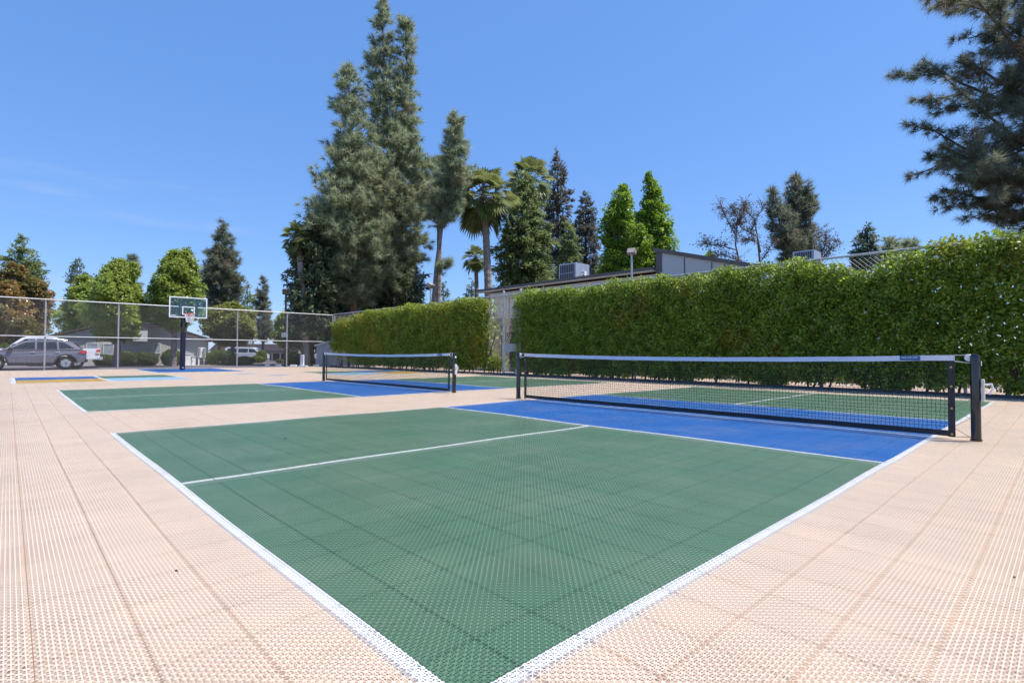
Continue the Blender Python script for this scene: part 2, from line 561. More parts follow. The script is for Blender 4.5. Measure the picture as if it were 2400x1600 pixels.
# ------------------------------------------------------------------ pickleball nets
def make_net(y_off, label):
    root = thing('pickleball_net', label, 'sports net', ct(NX, y_off), ROT, 'pickleball nets on the courts')
    YA, YB = -.345, 6.673
    ya, yb = YA + .17, YB - .17
    ym = (YA + YB) / 2; hf = (YB - YA) / 2
    zt = lambda y: .918 - .052 * (1 - ((y - ym) / hf) ** 2)
    for (yp, sgn) in ((YA, -1), (YB, 1)):
        p = MB().lathe([(.052, 0), (.052, .02), (.044, .022), (.044, .885), (.041, .908), (.030, .922), (.008, .928)], 20, (0, yp, 0)).build('post', M_black, root, True)
        MB().lathe([(.034, -.012), (.038, -.006), (.030, 0), (.038, .006), (.034, .012)], 14, (0, yp - sgn * .05, .885), 'x').build('pulley', M_white, p, True)
        MB().box(-.018, .018, yp + sgn * .049, yp + sgn * .053, .80, .85).build('sticker', M_white, p)
        if (sgn < 0):
            w = MB().box(-.03, .03, yp + sgn * .075, yp + sgn * .048, .42, .66).build('winch', M_rope, p, bevel=.006)
            MB().tube([(0, yp + sgn * .08, .60), (0, yp + sgn * .13, .61), (0, yp + sgn * .14, .56), (0, yp + sgn * .11, .50)], .010, 8).build('winch_handle', M_white, w, True)
        else:
            MB().box(-.02, .02, yp + sgn * .066, yp + sgn * .048, .48, .60).build('winch', M_rope, p, bevel=.004)
    # mesh
    s = .0395; g = .0023
    ny = int((yb - ya) / s); nz = 19
    zb = .085
    V = []
    def seg(P0, P1, r_):
        # square-free three sided strands, vectorised
        d = norm(P1 - P0)
        ref = np.where(np.abs(d[:, 2:3]) > .8, np.array([[1.0, 0, 0]]), np.array([[0, 0, 1.0]]))
        u = norm(np.cross(d, ref)); w = np.cross(d, u)
        out_ = []
        for k in range(3):
            a0, a1 = 2 * pi * k / 3, 2 * pi * (k + 1) / 3
            o0 = (u * cos(a0) + w * sin(a0)) * r_; o1 = (u * cos(a1) + w * sin(a1)) * r_
            out_.append(np.stack([P0 + o0, P0 + o1, P1 + o1, P1 + o0], 1))
        return np.concatenate(out_).reshape(-1, 3)
    yy = ya + .01 + np.arange(ny + 1) * (yb - ya - .02) / ny
    top = np.array([zt(y) - .05 for y in yy])
    grid = np.zeros((ny + 1, nz + 1, 3))
    jz = rng.normal(0, .0016, (ny + 1, nz + 1)); jy = rng.normal(0, .0022, (ny + 1, nz + 1))
    for k in range(nz + 1):
        tk = k / nz
        grid[:, k, 2] = zb + (top - zb) * tk + jz[:, k]
        grid[:, k, 1] = yy + jy[:, k] + (.0035 if k % 2 else -.0035)
        grid[:, k, 0] = .004 * np.sin(yy * 3 + k)
    h0, h1 = grid[:-1].reshape(-1, 3), grid[1:].reshape(-1, 3)
    v0, v1 = grid[:, :-1].reshape(-1, 3), grid[:, 1:].reshape(-1, 3)
    mesh_np('mesh', np.concatenate([seg(h0, h1, g), seg(v0, v1, g)]), 4, M_cord, root)
    # tapes
    n = 60
    def tape(name, zlo, zhi, mat, th=.006):
        b = MB()
        ys = [ya + .0 + (yb - ya) * i / n for i in range(n + 1)]
        vs = []
        for y in ys:
            wv = .003 * sin(7 * y) + .002 * sin(19 * y)
            vs += [(-th, y, zlo(y) + wv * .4), (th, y, zlo(y) + wv * .4), (th, y, zhi(y) + wv * .3), (-th, y, zhi(y) + wv * .3)]
        fs = [(0, 1, 2, 3), tuple(4 * n + k for k in (3, 2, 1, 0))]
        for i in range(n):
            a = 4 * i; c = a + 4
            for k in range(4):
                fs.append((a + k, c + k, c + (k + 1) % 4, a + (k + 1) % 4))
        b.add(vs, fs)
        return b.build(name, mat, root)
    tb = tape('top_band', lambda y: zt(y) - .058, lambda y: zt(y) + .002, M_band)
    tape('bottom_band', lambda y: .026, lambda y: .088, M_sleeve)
    yl = ya + .30
    lab = MB().box(-.0085, -.0062, yl, yl + .19, zt(yl) - .054, zt(yl) - .002).build('label', M_label, tb)
    b = MB()
    zc = zt(yl) - .024
    xs = yl + .175
    for k in range(10):      # small white lettering across the label
        hgt = .012 if k else .019
        b.box(-.0098, -.0087, xs - .012, xs - .003, zc - .004, zc + hgt * (.7 + .5 * ((k * 7) % 3) / 2) - .004)
        xs -= .0155
    b.build('lettering', M_white, lab)
    for yp in (ya, yb):
        sg = 1 if yp == ya else -1
        sb = MB().box(-.007, .007, min(yp, yp + sg * .062), max(yp, yp + sg * .062), .018, zt(yp) - .06).build('side_band', M_sleeve, root, bevel=.003)
        for zz in (.05, .33, .57, .78):
            MB().lathe([(.004, -.0095), (.011, -.009), (.012, -.007), (.012, .007), (.011, .009)], 12, (0, yp + sg * .03, zz), 'x').build('grommet', M_brass, sb, True)
    for (yp, yq, sg) in ((YA, ya, 1), (YB, yb, -1)):
        pe = yp + sg * .045
        pts = []
        for k, zz in enumerate((.03, .13, .23, .33, .43, .53, .63, .73)):
            pts.append((-.01, pe if k % 2 == 0 else yq + sg * .02, zz))
        MB().tube(pts, .0028, 6).build('lacing', M_cord, root)
        MB().tube([(0, yq + sg * .10, zt(yq) - .03), (0, yq + sg * .01, zt(yq) - .066), (0, pe - sg * .01, zt(yq) - .085)], .005, 6).build('tension_rope', M_rope, root, True)
        MB().tube([(0, yq, zt(yq)), (0, pe, .912)], .004, 6).build('head_cable', M_rope, root, True)
        MB().tube([(0, yq + sg * .03, .02), (0, yp - sg * .05, .045)], .003, 6).build('foot_cord', M_cord, root)
    return root
make_net(0.0, 'larger nearer pickleball net with white top tape and blue label, right of centre')
make_net(G, 'smaller farther pickleball net between black posts on the court behind')

# ------------------------------------------------------------------ chain link
def chain(name, x0, x1, z0, z1, parent, pitch=.07, r_=.0024, mat=None, axis='x', skip=None):
    n = int((x1 - x0) / pitch)
    nz = int((z1 - z0) / (pitch / 2))
    xs = x0 + np.arange(n + 1) * pitch
    zz = z0 + np.arange(nz + 1) * (z1 - z0) / nz
    zig = np.where(np.arange(nz + 1) % 2, pitch / 2, 0.0)
    P0s, P1s = [], []
    for par in (0, 1):
        X = xs[:, None] + (zig if par == 0 else (pitch / 2 - zig) - pitch / 2)[None, :] + (0 if par == 0 else pitch / 2 - 0)
        if par == 1:
            continue
        Z = np.broadcast_to(zz[None, :], X.shape)
        Y = np.where(np.arange(nz + 1) % 2, r_, -r_)[None, :] * np.ones_like(X)
        P = np.stack([X, Y, Z], -1)
        P0s.append(P[:, :-1].reshape(-1, 3)); P1s.append(P[:, 1:].reshape(-1, 3))
        X2 = xs[:, None] + pitch - zig[None, :]
        P = np.stack([X2, -Y, Z], -1)
        P0s.append(P[:, :-1].reshape(-1, 3)); P1s.append(P[:, 1:].reshape(-1, 3))
    P0 = np.concatenate(P0s[:2]); P1 = np.concatenate(P1s[:2])
    if skip is not None:
        k = ~skip(P0); P0, P1 = P0[k], P1[k]
    d = norm(P1 - P0)
    u = np.array([[0, 1.0, 0]]) * np.ones_like(d); w = np.cross(d, u)
    out_ = []
    for k in range(3):
        a0, a1 = 2 * pi * k / 3, 2 * pi * (k + 1) / 3
        o0 = (u * cos(a0) + w * sin(a0)) * r_; o1 = (u * cos(a1) + w * sin(a1)) * r_
        out_.append(np.stack([P0 + o0, P0 + o1, P1 + o1, P1 + o0], 1))
    V = np.concatenate(out_).reshape(-1, 3)
    if axis == 'y':
        V = V[:, [1, 0, 2]] * np.array([-1, 1, 1])
    return mesh_np(name, V, 4, mat or M_wire, parent)

FH = 3.48
fence = thing('chain_link_fence', 'tall grey chain link fence along the back of the courts by the parking', 'fence', ct(0, 33.6), ROT)
chain('wire_mesh', -8.3, 15.2, .03, FH, fence, .10, .0015)
MB().tube([(-8.4, 0, FH), (15.2, 0, FH)], .030, 8).build('top_rail', M_galv, fence, True)
MB().tube([(-8.4, 0, 1.66), (15.2, 0, 1.66)], .024, 8).build('middle_rail', M_galv, fence, True)
for x in (-8.3, -5.4, -2.45, .47, 3.38, 6.3, 9.2, 12.15, 15.2):
    p = MB().tube([(x, .04, -.03), (x, .04, FH + .02)], .036, 8).build('post', M_galv, fence, True)
fr = thing('chain_link_fence', 'chain link fence overgrown by the hedges along the far side', 'fence', ct(15.2, 0), ROT)
FR = 3.52
gate0, gate1 = 15.35, 16.35
chain('wire_mesh', gate1 + .03, 33.6, .06, FR, fr, .10, .0030, axis='y')
chain('wire_mesh', -12, gate0, .06, FR, fr, .12, .0030, axis='y', skip=lambda P: (P[:, 2] > .9) & (P[:, 2] < 2.7))
chain('wire_mesh', gate0, gate1, 2.55, FR, fr, .07, .0026, axis='y')
MB().tube([(0, -12, FR), (0, 33.6, FR)], .032, 8).build('top_rail', M_galv, fr, True)
for y in (-8.3, -5.3, -2.33, .65, 3.64, 6.64, 9.6, 12.6, 19.3, 22.2, 25.1, 28.0, 30.9, 33.55):
    MB().tube([(.10, y, -.02), (.10, y, FR - .04)], .036, 8).build('post', M_galv, fr, True)
for y in (gate0 - .04, gate1 + .04):
    p = MB().tube([(0, y, -.02), (0, y, FR + .10)], .055, 10).build('post', M_galv, fr, True)
    MB().lathe([(.06, 0), (.062, .04), (.04, .085), (.01, .1)], 10, (0, y, FR + .10)).build('post_cap', M_galv, p, True)
gate = thing('chain_link_gate', 'narrow chain link gate with pale lock plate between the hedges', 'gate', ct(15.2, 0), ROT)
b = MB()
for y in (gate0 + .05, gate1 - .05):
    b.tube([(-.02, y, .05), (-.02, y, 2.5)], .024, 8)
for z in (.06, 2.5):
    b.tube([(-.02, gate0 + .05, z), (-.02, gate1 - .05, z)], .024, 8)
b.build('frame', M_galv, gate, True)
chain('wire_mesh', gate0 + .06, gate1 - .06, .07, 2.48, gate, .065, .0030, axis='y')
MB().box(-.055, -.03, gate0 + .06, gate1 - .06, 1.00, 1.34).build('lock_plate', M_shed, gate, bevel=.008)
lb = MB().box(-.10, -.056, gate0 + .08, gate0 + .2, 1.06, 1.26).build('lock_box', M_galv, gate, bevel=.008)
MB().tube([(-.12, gate0 + .14, 1.16), (-.16, gate0 + .14, 1.16), (-.16, gate0 + .24, 1.16)], .012, 6).build('handle', M_steel, lb, True)

# ------------------------------------------------------------------ hedges
def cellrand(a, b, s):
    h = np.sin(np.floor(a / s + .3 * np.sin(b * 9)) * 127.1 + np.floor(b / s + .3 * np.sin(a * 7)) * 311.7) * 43758.5453
    return h - np.floor(h)
def hedge(name, label, y0, y1, n, size, mat, topf, bottomf, keep, thick=.55):
    root = thing(name, label, 'hedge', ct(15.2, (y0 + y1) / 2), ROT, 'vine hedges grown over the chain link fence')
    ym = (y0 + y1) / 2
    Y = rng.uniform(y0, y1, n)
    tp = topf(Y); bt = bottomf(Y)
    Z = bt + (tp - bt) * rng.uniform(0, 1, n) ** .96
    # bulging clumps on the face
    bulge = (.11 * np.sin(2.3 * Y + 1.7 * np.sin(1.4 * Z)) * np.cos(2.9 * Z + 1.2 * np.sin(1.1 * Y))
             + .08 * np.sin(5.3 * Y + 3.1 * Z) * np.sin(4.7 * Z - 2.0 * Y) + .05 * np.sin(11 * Y) * np.sin(9 * Z + 4 * Y))
    Xf = -.26 + bulge * .6
    lay = rng.uniform(0, 1, n) ** 1.25
    X = Xf + lay * (thick + .2) - np.clip((Z - tp + .2) / .2, 0, 1) * 0
    k = keep(X, Y, Z, tp, bt)
    X, Y, Z = X[k], Y[k], Z[k]
    m = len(X)
    C = np.stack([X, Y - ym, Z], -1)
    D = rng.normal(size=(m, 3)) * .8 + np.array([-.55, 0, -.25])
    N = rng.normal(size=(m, 3)) * .62 + np.array([-.85, 0, .55])
    L = size * rng.uniform(.65, 1.25, m)
    tn = cellrand(Y, Z, .16)
    mesh_np('foliage', cards(C, D, L, L * rng.uniform(.55, .8, m), N), 4, mat, root, tn)
    ni = n // 6
    Y = rng.uniform(y0, y1, ni); tp = topf(Y) - .10; bt = bottomf(Y) + .10
    Z = bt + (tp - bt) * rng.uniform(0, 1, ni)
    X = rng.uniform(-.02, .34, ni)
    k = keep(X, Y, Z, tp, bt)
    C = np.stack([X, Y - ym, Z], -1)[k]
    L = size * 2.6 * rng.uniform(.7, 1.2, len(C))
    mesh_np('inner_foliage', cards(C, rng.normal(size=(len(C), 3)) + np.array([-.2, 0, -.3]), L, L * .62, rng.normal(size=(len(C), 3)) * .7 + np.array([-.8, 0, .3])), 4, mat, root, rng.uniform(0, .6, len(C)))
    b = MB()
    for _ in range(int((y1 - y0) * 2.2)):
        y = random.uniform(y0, y1) - ym
        z1_ = random.uniform(.8, 2.6)
        b.tube([(random.uniform(-.05, .12), y, 0), (random.uniform(-.12, .1), y + random.uniform(-.2, .2), z1_ * .45),
                (random.uniform(-.15, .1), y + random.uniform(-.5, .5), z1_)], [.03, .022, .008], 6)
    b.build('stems', M_bark, root, True)
    return root
def vnoise(a, f, s):
    return np.sin(a * f + s) * .5 + np.sin(a * f * 2.17 + s * 1.7) * .3 + np.sin(a * f * 4.3 + s * 2.9) * .2
def topR(Y):
    return 3.58 + .13 * vnoise(Y, 1.4, .5) + .05 * vnoise(Y, 6, 2) + np.where(Y < 1.2, .06, 0) - .25 * np.exp(-((Y - 2.6) / .55) ** 2)
def keepR(X, Y, Z, tp, bt):
    n = len(Y)
    d = np.ones(n)
    hole = np.exp(-((Y - 2.6) / .8) ** 2 - ((Z - 3.3) / .28) ** 2) * .93 + np.exp(-((Y - 4.9) / .5) ** 2 - ((Z - 3.25) / .22) ** 2) * .75
    hole += np.exp(-((Y - 14.9) / .5) ** 2 - ((Z - .7) / .5) ** 2) * .5
    low = np.clip(1 - (Z - bt) / .35, 0, 1) * (.22 + .5 * vnoise(Y, 1.9, 1))
    sparse = .16 * (vnoise(Y + Z * .6, 2.3, .3) > .45)
    edge = np.clip((Z - tp + .14) / .14, 0, 1) * .62
    return rng.uniform(0, 1, n) > np.clip(hole, 0, 1) + low + sparse + edge
hedge('hedge', 'tall green vine hedge right of the gate, running past the nearer net', -9.0, 15.55, 225000, .078, L_hedge, topR,
      lambda Y: .03 + .14 * (vnoise(Y, 2.2, 0) + .5), keepR)
def topL(Y):
    return 3.56 + .13 * vnoise(Y, 1.3, 2.0) - np.clip((Y - 27.0) / 6, 0, 1) * .30
def keepL(X, Y, Z, tp, bt):
    n = len(Y)
    side = np.clip((17.75 - Y) / .45, 0, 1)
    far = np.clip((Y - 28.5) / 3.5, 0, 1)
    lo = np.clip((1.35 - Z) / .4, 0, 1) * far
    up = np.clip((Z - 2.75) / .3, 0, 1) * far * (vnoise(Y, 2, 1) < .45)
    bare = side * (.955 + .05 * vnoise(Z * 2 + Y, 1.7, 1.2)) * np.clip((Y - 16.2) / .01, 0, 1) + .0
    bare = np.where((Z < .75) & (Y > 16.5), bare * .35, bare)
    edge = np.clip((Z - tp + .16) / .16, 0, 1) * .6
    low = np.clip(1 - (Z - bt) / .25, 0, 1) * .5
    return rng.uniform(0, 1, n) > np.clip(bare, 0, .97) + far * .1 + lo * .85 + up * .8 + edge + low
hedge('hedge', 'yellow green vine hedge left of the gate, behind the farther net', 16.40, 33.4, 95000, .098, L_hedgeY, topL,
      lambda Y: .10 + .12 * (vnoise(Y, 2.0, 3) + .5), keepL)
# ivy over the gate top, its own growth
# ------------------------------------------------------------------ trees
def tree_thing(name, label, cat, qx, d, group=None):
    p = atq(qx, 812, d)
    return thing(name, label, cat, (p.x, d, gz(d)), 0, group)
def prof_from(prof, d):
    """[(y_q, halfwidth_q)] top first -> z above ground, radius; rising z"""
    zs = np.array([atq(1176, y, d).z - gz(d) for y, w in prof])
    rs = np.array([w * mq(d) for y, w in prof])
    o = np.argsort(zs)
    return zs[o], rs[o]
def path_fn(pts):
    zs = np.array([p[2] for p in pts]); xs = np.array([p[0] for p in pts]); ys = np.array([p[1] for p in pts])
    return lambda z: (np.interp(z, zs, xs), np.interp(z, zs, ys))
def sample_z(zs, rs, n, power=1.0):
    zz = np.linspace(zs[0], zs[-1], 400)
    w = np.interp(zz, zs, rs) ** power + .13 * max(rs)
    c = np.cumsum(w); c /= c[-1]
    return np.interp(rng.uniform(0, 1, n), c, zz)

def trunk(root, pts, radii, mat, limbs=(), n=9):
    b = MB()
    b.tube(pts, radii, n)
    for l in limbs:
        b.tube(l[0], l[1], 5)
    return b.build('trunk', mat, root, True)

def conifer(name, label, qx, d, prof, mat, bark=None, nb=420, dens=26, leaf=.42, droop=.35, group=None, base_r=None, gap=.0, cat='conifer tree', lean=0.0, up=.25):
    root = tree_thing(name, label, cat, qx, d, group)
    zs, rs = prof_from(prof, d)
    H = zs[-1]
    z = sample_z(zs, rs, nb)
    az = rng.uniform(0, 2 * pi, nb)
    tz = (z - zs[0]) / (H - zs[0])
    # lobes: some sides fuller than others
    lob = .82 + .22 * np.sin(az * 3 + z * 1.3) * np.sin(z * 1.9 + az)
    ln = np.interp(z, zs, rs) * lob * rng.uniform(.72, 1.12, nb)
    ln = np.maximum(ln, .25)
    el = up + .55 * tz - (1 - tz) * .15
    bd = np.stack([np.cos(az), np.sin(az), el], -1)
    px = lean * z
    base = np.stack([px, np.zeros(nb), z], -1)
    cnt = np.maximum(3, (ln * dens / 3).astype(int))
    idx = np.repeat(np.arange(nb), cnt)
    m = len(idx)
    s = rng.uniform(.18, 1.0, m) ** .75
    P = base[idx] + bd[idx] * (ln[idx] * s)[:, None]
    P[:, 2] -= droop * ln[idx] * s ** 2 * .8
    lat = rng.normal(0, 1, (m, 3)) * (ln[idx] * .17 * (1.25 - s))[:, None]
    lat[:, 2] *= .5
    P += lat
    out = []
    for k in range(3):
        D = bd[idx] * .7 + rng.normal(0, .55, (m, 3)) + np.array([0, 0, -droop * .9])
        N = rng.normal(0, .6, (m, 3)) + np.array([0, 0, 1.0])
        L = leaf * rng.uniform(.6, 1.25, m)
        out.append(cards(P + rng.normal(0, .08, (m, 3)), D, L, L * .34, N))
    tn = rng.uniform(0, 1, m)
    mesh_np('crown', np.concatenate(out), 4, mat, root, np.concatenate([tn, tn, tn]))
    br = base_r or max(.16, H * .017)
    limbs = []
    for k in range(0, nb, 6):
        e = base[k] + bd[k] * ln[k] * .7
        limbs.append(([tuple(base[k]), (e[0], e[1], e[2] - droop * ln[k] * .3)], [.05, .015]))
    trunk(root, [(0, 0, -.1), (lean * H * .4, 0, H * .4), (lean * H * .97, 0, H * .97)], [br, br * .7, .03], bark or M_bark, limbs)
    return root

def pine(name, label, qx, d, axes, mat, tuft=.42, m=13, group=None, base_r=.35, dens=2.6, bark=None, cat='pine tree', up=.35, width=.028, boughs=(), drop=.30, trunks=()):
    """long-needled pine: branches that end in mops of needles. axes: (trunk [(qx, qy)] base to top, profile [(qy, halfwidth)], branches)."""
    root = tree_thing(name, label, cat, qx, d, group)
    x0 = atq(qx, 812, d).x
    g0 = gz(d)
    def loc(a, b_, dy=0.0):
        p = atq(a, b_, d)
        return (p.x - x0, dy, p.z - g0)
    PP, TT = [], []
    b = MB()
    for ai, (axis_q, prof, nb) in enumerate(axes):
        zs, rs = prof_from(prof, d)
        H = zs[-1]
        dy = .5 * ai
        pts = [loc(a, b_, dy) for a, b_ in axis_q] if axis_q else [(0, 0, 0), (0, 0, H)]
        if ai == 0:
            pts = [(pts[0][0], 0, -.1)] + pts
        fn = path_fn(pts)
        z = sample_z(zs, rs, nb)
        az = rng.uniform(0, 2 * pi, nb)
        tz = (z - zs[0]) / (H - zs[0])
        lob = .84 + .22 * np.sin(az * 2 + z * .9 + ai) * np.sin(z * 1.3 + az)
        ln = np.maximum(np.interp(z, zs, rs) * lob * rng.uniform(.6, 1.10, nb), .35)
        el = up * (.3 + .9 * tz) + rng.normal(0, .12, nb)
        bd = np.stack([np.cos(az), np.sin(az), el], -1)
        ax, ay = fn(z)
        base = np.stack([ax, ay, z], -1)
        cnt = np.maximum(3, (ln * dens * 2.0).astype(int))
        idx = np.repeat(np.arange(nb), cnt)
        n = len(idx)
        s = rng.uniform(.30, 1.0, n) ** .75
        P = base[idx] + bd[idx] * (ln[idx] * s)[:, None]
        P[:, 2] += .10 * ln[idx] * s ** 2
        lat = rng.normal(0, 1, (n, 3)) * (.13 * ln[idx] * (1.3 - s) + .12)[:, None]
        lat[:, 2] *= .7
        P += lat
        TD = norm(bd[idx] * .8 + norm(lat + 1e-6) * .35 + np.array([0, 0, .55]) + rng.normal(0, .25, (n, 3)))
        PP.append(P); TT.append(TD)
        for q in range(0, nb, 2):
            b0 = Vector(base[q]); e = b0 + Vector(bd[q]) * float(ln[q] * .92)
            mid = b0.lerp(e, .5); e.z += .10 * float(ln[q])
            rr = .02 + .014 * float(ln[q])
            b.tube([b0, mid, e], [rr, rr * .6, .012], 5)
        hh = [p[2] for p in pts]
        br = base_r if ai == 0 else base_r * .55
        b.tube(pts, [max(.03, br * (1 - .93 * max(0, (h if ai == 0 else h - hh[0])) / (H if ai == 0 else max(.1, H - hh[0])))) for h in hh], 9)
    for (path, rr, n, r0) in boughs:      # single boughs: path [(qx, qy, dy)], cluster radius in metres, tufts
        pts = [Vector(loc(a, b_, dy)) for a, b_, dy in path]
        b.tube(pts, [r0 * (1 - .8 * k / (len(pts) - 1)) for k in range(len(pts))], 6)
        seg = np.array([tuple(p) for p in pts])
        t = (rng.uniform(0, 1, n) ** .62) * (len(pts) - 1)
        k = np.minimum(t.astype(int), len(pts) - 2)
        f = (t - k)[:, None]
        P = seg[k] * (1 - f) + seg[k + 1] * f
        rad = rr * (1.0 - .55 * (t / (len(pts) - 1)) ** 2)
        off = norm(rng.normal(size=(n, 3))) * (rad * rng.uniform(.15, 1.0, n) ** .6)[:, None]
        off[:, 2] *= .62
        q = P + off
        PP.append(q)
        dirb = norm(seg[k + 1] - seg[k])
        TT.append(norm(dirb * .45 + norm(off) * .6 + np.array([0, 0, .5]) + rng.normal(0, .25, (n, 3))))
        for j in range(0, n, 5):
            mid = P[j] * .4 + q[j] * .6 - np.array([0, 0, .08])
            b.tube([tuple(P[j]), tuple(mid), tuple(q[j])], [.022, .014, .008], 4, False)
    for (path, r0, r1) in trunks:
        b.tube([loc(a, b_, dy) for a, b_, dy in path], [r0 + (r1 - r0) * k / (len(path) - 1) for k in range(len(path))], 7)
    P = np.concatenate(PP); TD = np.concatenate(TT)
    n = len(P)
    ii = np.repeat(np.arange(n), m)
    k = len(ii)
    D = norm(TD[ii] * .75 + rng.normal(0, .52, (k, 3)))
    D[:, 2] -= drop * rng.uniform(.3, 1.4, k)
    L = tuft * rng.uniform(.65, 1.15, k)
    C = P[ii] - TD[ii] * rng.uniform(0, tuft * .45, k)[:, None]
    mesh_np('crown', needles(C, D, L, width), 3, mat, root, rng.uniform(0, 1, n)[ii])
    b.build('trunk', bark or M_barkred, root, True)
    return root

def broad(name, label, qx, d, prof, mat, nclump=150, per=110, leaf=.20, cr_=.75, group=None, bark=None, base_r=.22, cat='tree', fork=.35):
    root = tree_thing(name, label, cat, qx, d, group)
    zs, rs = prof_from(prof, d)
    H = zs[-1]
    nclump, per, cr_ = int(nclump * 2.5), int(per * .46), cr_ * .56
    z = sample_z(zs, rs, nclump, 1.3)
    az = rng.uniform(0, 2 * pi, nclump)
    rad = np.interp(z, zs, rs) * np.sqrt(rng.uniform(.12, 1.0, nclump)) * (.86 + .2 * np.sin(az * 3 + z))
    la, lz = rng.uniform(0, 2 * pi, 9), rng.uniform(zs[0], H, 9)
    lobe = np.zeros(nclump)
    for j in range(9):
        lobe += np.exp(-(np.angle(np.exp(1j * (az - la[j]))) / .55) ** 2 - ((z - lz[j]) / (.13 * H)) ** 2)
    rad = rad * (.82 + .34 * np.clip(lobe, 0, 1.2))
    C0 = np.stack([rad * np.cos(az), rad * np.sin(az), z], -1)
    # pointed leaders rising out of the crown
    nl = nclump // 10
    pa, pz = rng.uniform(0, 2 * pi, 6), rng.uniform(.62, .92, 6) * H
    pk = rng.integers(0, 6, nl)
    pr = np.interp(pz, zs, rs) * .75
    up_ = rng.uniform(0, 1, nl)
    C0[:nl] = np.stack([pr[pk] * np.cos(pa[pk]), pr[pk] * np.sin(pa[pk]), pz[pk] + up_ * .11 * H], -1) + rng.normal(0, 1, (nl, 3)) * (.12 + .30 * (1 - up_))[:, None] * pr[pk][:, None] * .5
    crr = cr_ * rng.uniform(.4, 1.3, nclump)
    crr = np.minimum(crr, np.interp(z, zs, rs) * .6 + .25)
    ii = np.repeat(np.arange(nclump), per)
    n = len(ii)
    dirs = norm(rng.normal(size=(n, 3)) + np.array([0, 0, .25]))
    rr = crr[ii] * rng.uniform(.35, 1.0, n) ** .6
    C = C0[ii] + dirs * rr[:, None] * np.array([1, 1, .72])
    out_d = norm(dirs + norm(C0[ii] - np.array([0, 0, H * .5])) * .5)
    D = out_d * .5 + rng.normal(0, .6, (n, 3)) + np.array([0, 0, -.25])
    N = out_d + rng.normal(0, .5, (n, 3)) + np.array([0, 0, .6])
    L = leaf * rng.uniform(.6, 1.2, n)
    mesh_np('crown', cards(C, D, L, L * .72, N), 4, mat, root, np.clip(rng.uniform(0, 1, nclump)[ii] * .8 + .2 * rng.uniform(0, 1, n), 0, 1))
    limbs = []
    zf = max(zs[0] * .8, H * .18)
    for q in range(0, nclump, 4):
        e = C0[q]
        zb_ = zf + (e[2] - zf) * fork * random.uniform(.3, 1)
        limbs.append(([(0, 0, max(.2, zb_)), tuple(e * np.array([.5, .5, .55]) + np.array([0, 0, zb_ * .45])), tuple(e)], [.07, .045, .015]))
    trunk(root, [(0, 0, -.1), (.05, .03, H * .3), (0, 0, H * .8)], [base_r, base_r * .75, .04], bark or M_barkgrey, limbs)
    return root

def fan_palm(name, label, qx, d, crown_q, rad_q, base_qx=None, nf=46, group=None, trunk_r=.24, skirt=True, n_seg=22):
    bx_ = qx if base_qx is None else base_qx
    root = tree_thing(name, label, 'palm tree', bx_, d, group)
    x0 = atq(bx_, 812, d).x
    c = atq(crown_q[0], crown_q[1], d)
    top = Vector((c.x - x0, 0, c.z - gz(d)))
    Rr = rad_q * mq(d)
    pet = Rr * .60; fan = Rr * .50
    Vs, Pt = [], MB()
    dead = []
    for i in range(nf):
        e = R(86) - (i / nf) ** .9 * R(152)
        a = i * 2.39996 + random.uniform(-.3, .3)
        isdead = e < R(-63)
        dr = Vector((cos(a) * cos(e), sin(a) * cos(e), sin(e)))
        pl = pet * random.uniform(.8, 1.15)
        hub = top + dr * pl + Vector((0, 0, -.12 * pl))
        side = dr.cross(Vector((0, 0, 1)))
        if side.length < .1:
            side = Vector((1, 0, 0))
        side.normalize()
        nrm_ = side.cross(dr).normalized()
        roll = random.uniform(-.5, .5)
        side, nrm_ = side * cos(roll) + nrm_ * sin(roll), nrm_ * cos(roll) - side * sin(roll)
        if not isdead:
            Pt.tube([top + dr * .1, top + dr * pl * .55, hub], [.035, .025, .018], 4, False)
        bow = (dr + Vector((0, 0, -.35))).normalized()
        th = np.linspace(-1.95, 1.95, n_seg)
        for t in th:
            sd = bow * cos(t) + side * sin(t)
            sd = (sd + nrm_ * (.16 * abs(sin(t)) ** 2)).normalized()
            L = fan * (1.0 - .16 * (abs(t) / 2) ** 2) * random.uniform(.92, 1.06)
            w = L * .155
            ss = sd.cross(nrm_).normalized()
            fold = nrm_ * (w * .22)
            mid = hub + sd * L * .55 + Vector((0, 0, -.04 * L))
            tip = hub + sd * L + Vector((0, 0, -.28 * L))
            (dead if isdead else Vs).extend([hub, mid + ss * w * .55 + fold, tip, mid - ss * w * .55 + fold])
    mesh_np('fronds', np.array([tuple(v) for v in Vs]), 4, L_palm, root)
    Pt.build('leaf_stalks', L_dead, root, fix=False)
    if skirt:
        for i in range(60):
            a = random.uniform(0, 2 * pi)
            z0 = top.z - random.uniform(0, Rr * .55)
            p = Vector((top.x + cos(a) * trunk_r, sin(a) * trunk_r, z0))
            for k in range(5):
                o = Vector((cos(a + random.uniform(-.6, .6)) * random.uniform(.1, .5), sin(a) * .4, -random.uniform(.5, 1.1))) * Rr * .5
                w = Vector((-sin(a), cos(a), 0)) * .07
                dead.extend([p, p + o * .5 + w, p + o, p + o * .5 - w])
    if dead:
        mesh_np('dead_fronds', np.array([tuple(v) for v in dead]), 4, L_dead, root)
    b = MB()
    nn = 26
    pts = []; rad = []
    for i in range(nn * 2 + 1):
        t = i / (nn * 2)
        pts.append((top.x * t + .06 * Rr * sin(t * 3), 0, -.1 + (top.z + .1) * t))
        rad.append((trunk_r * (1.18 - .25 * t)) * (1.0 if i % 2 else 1.09))
    b.tube(pts, rad, 10)
    b.build('trunk', M_palmbark, root)
    return root

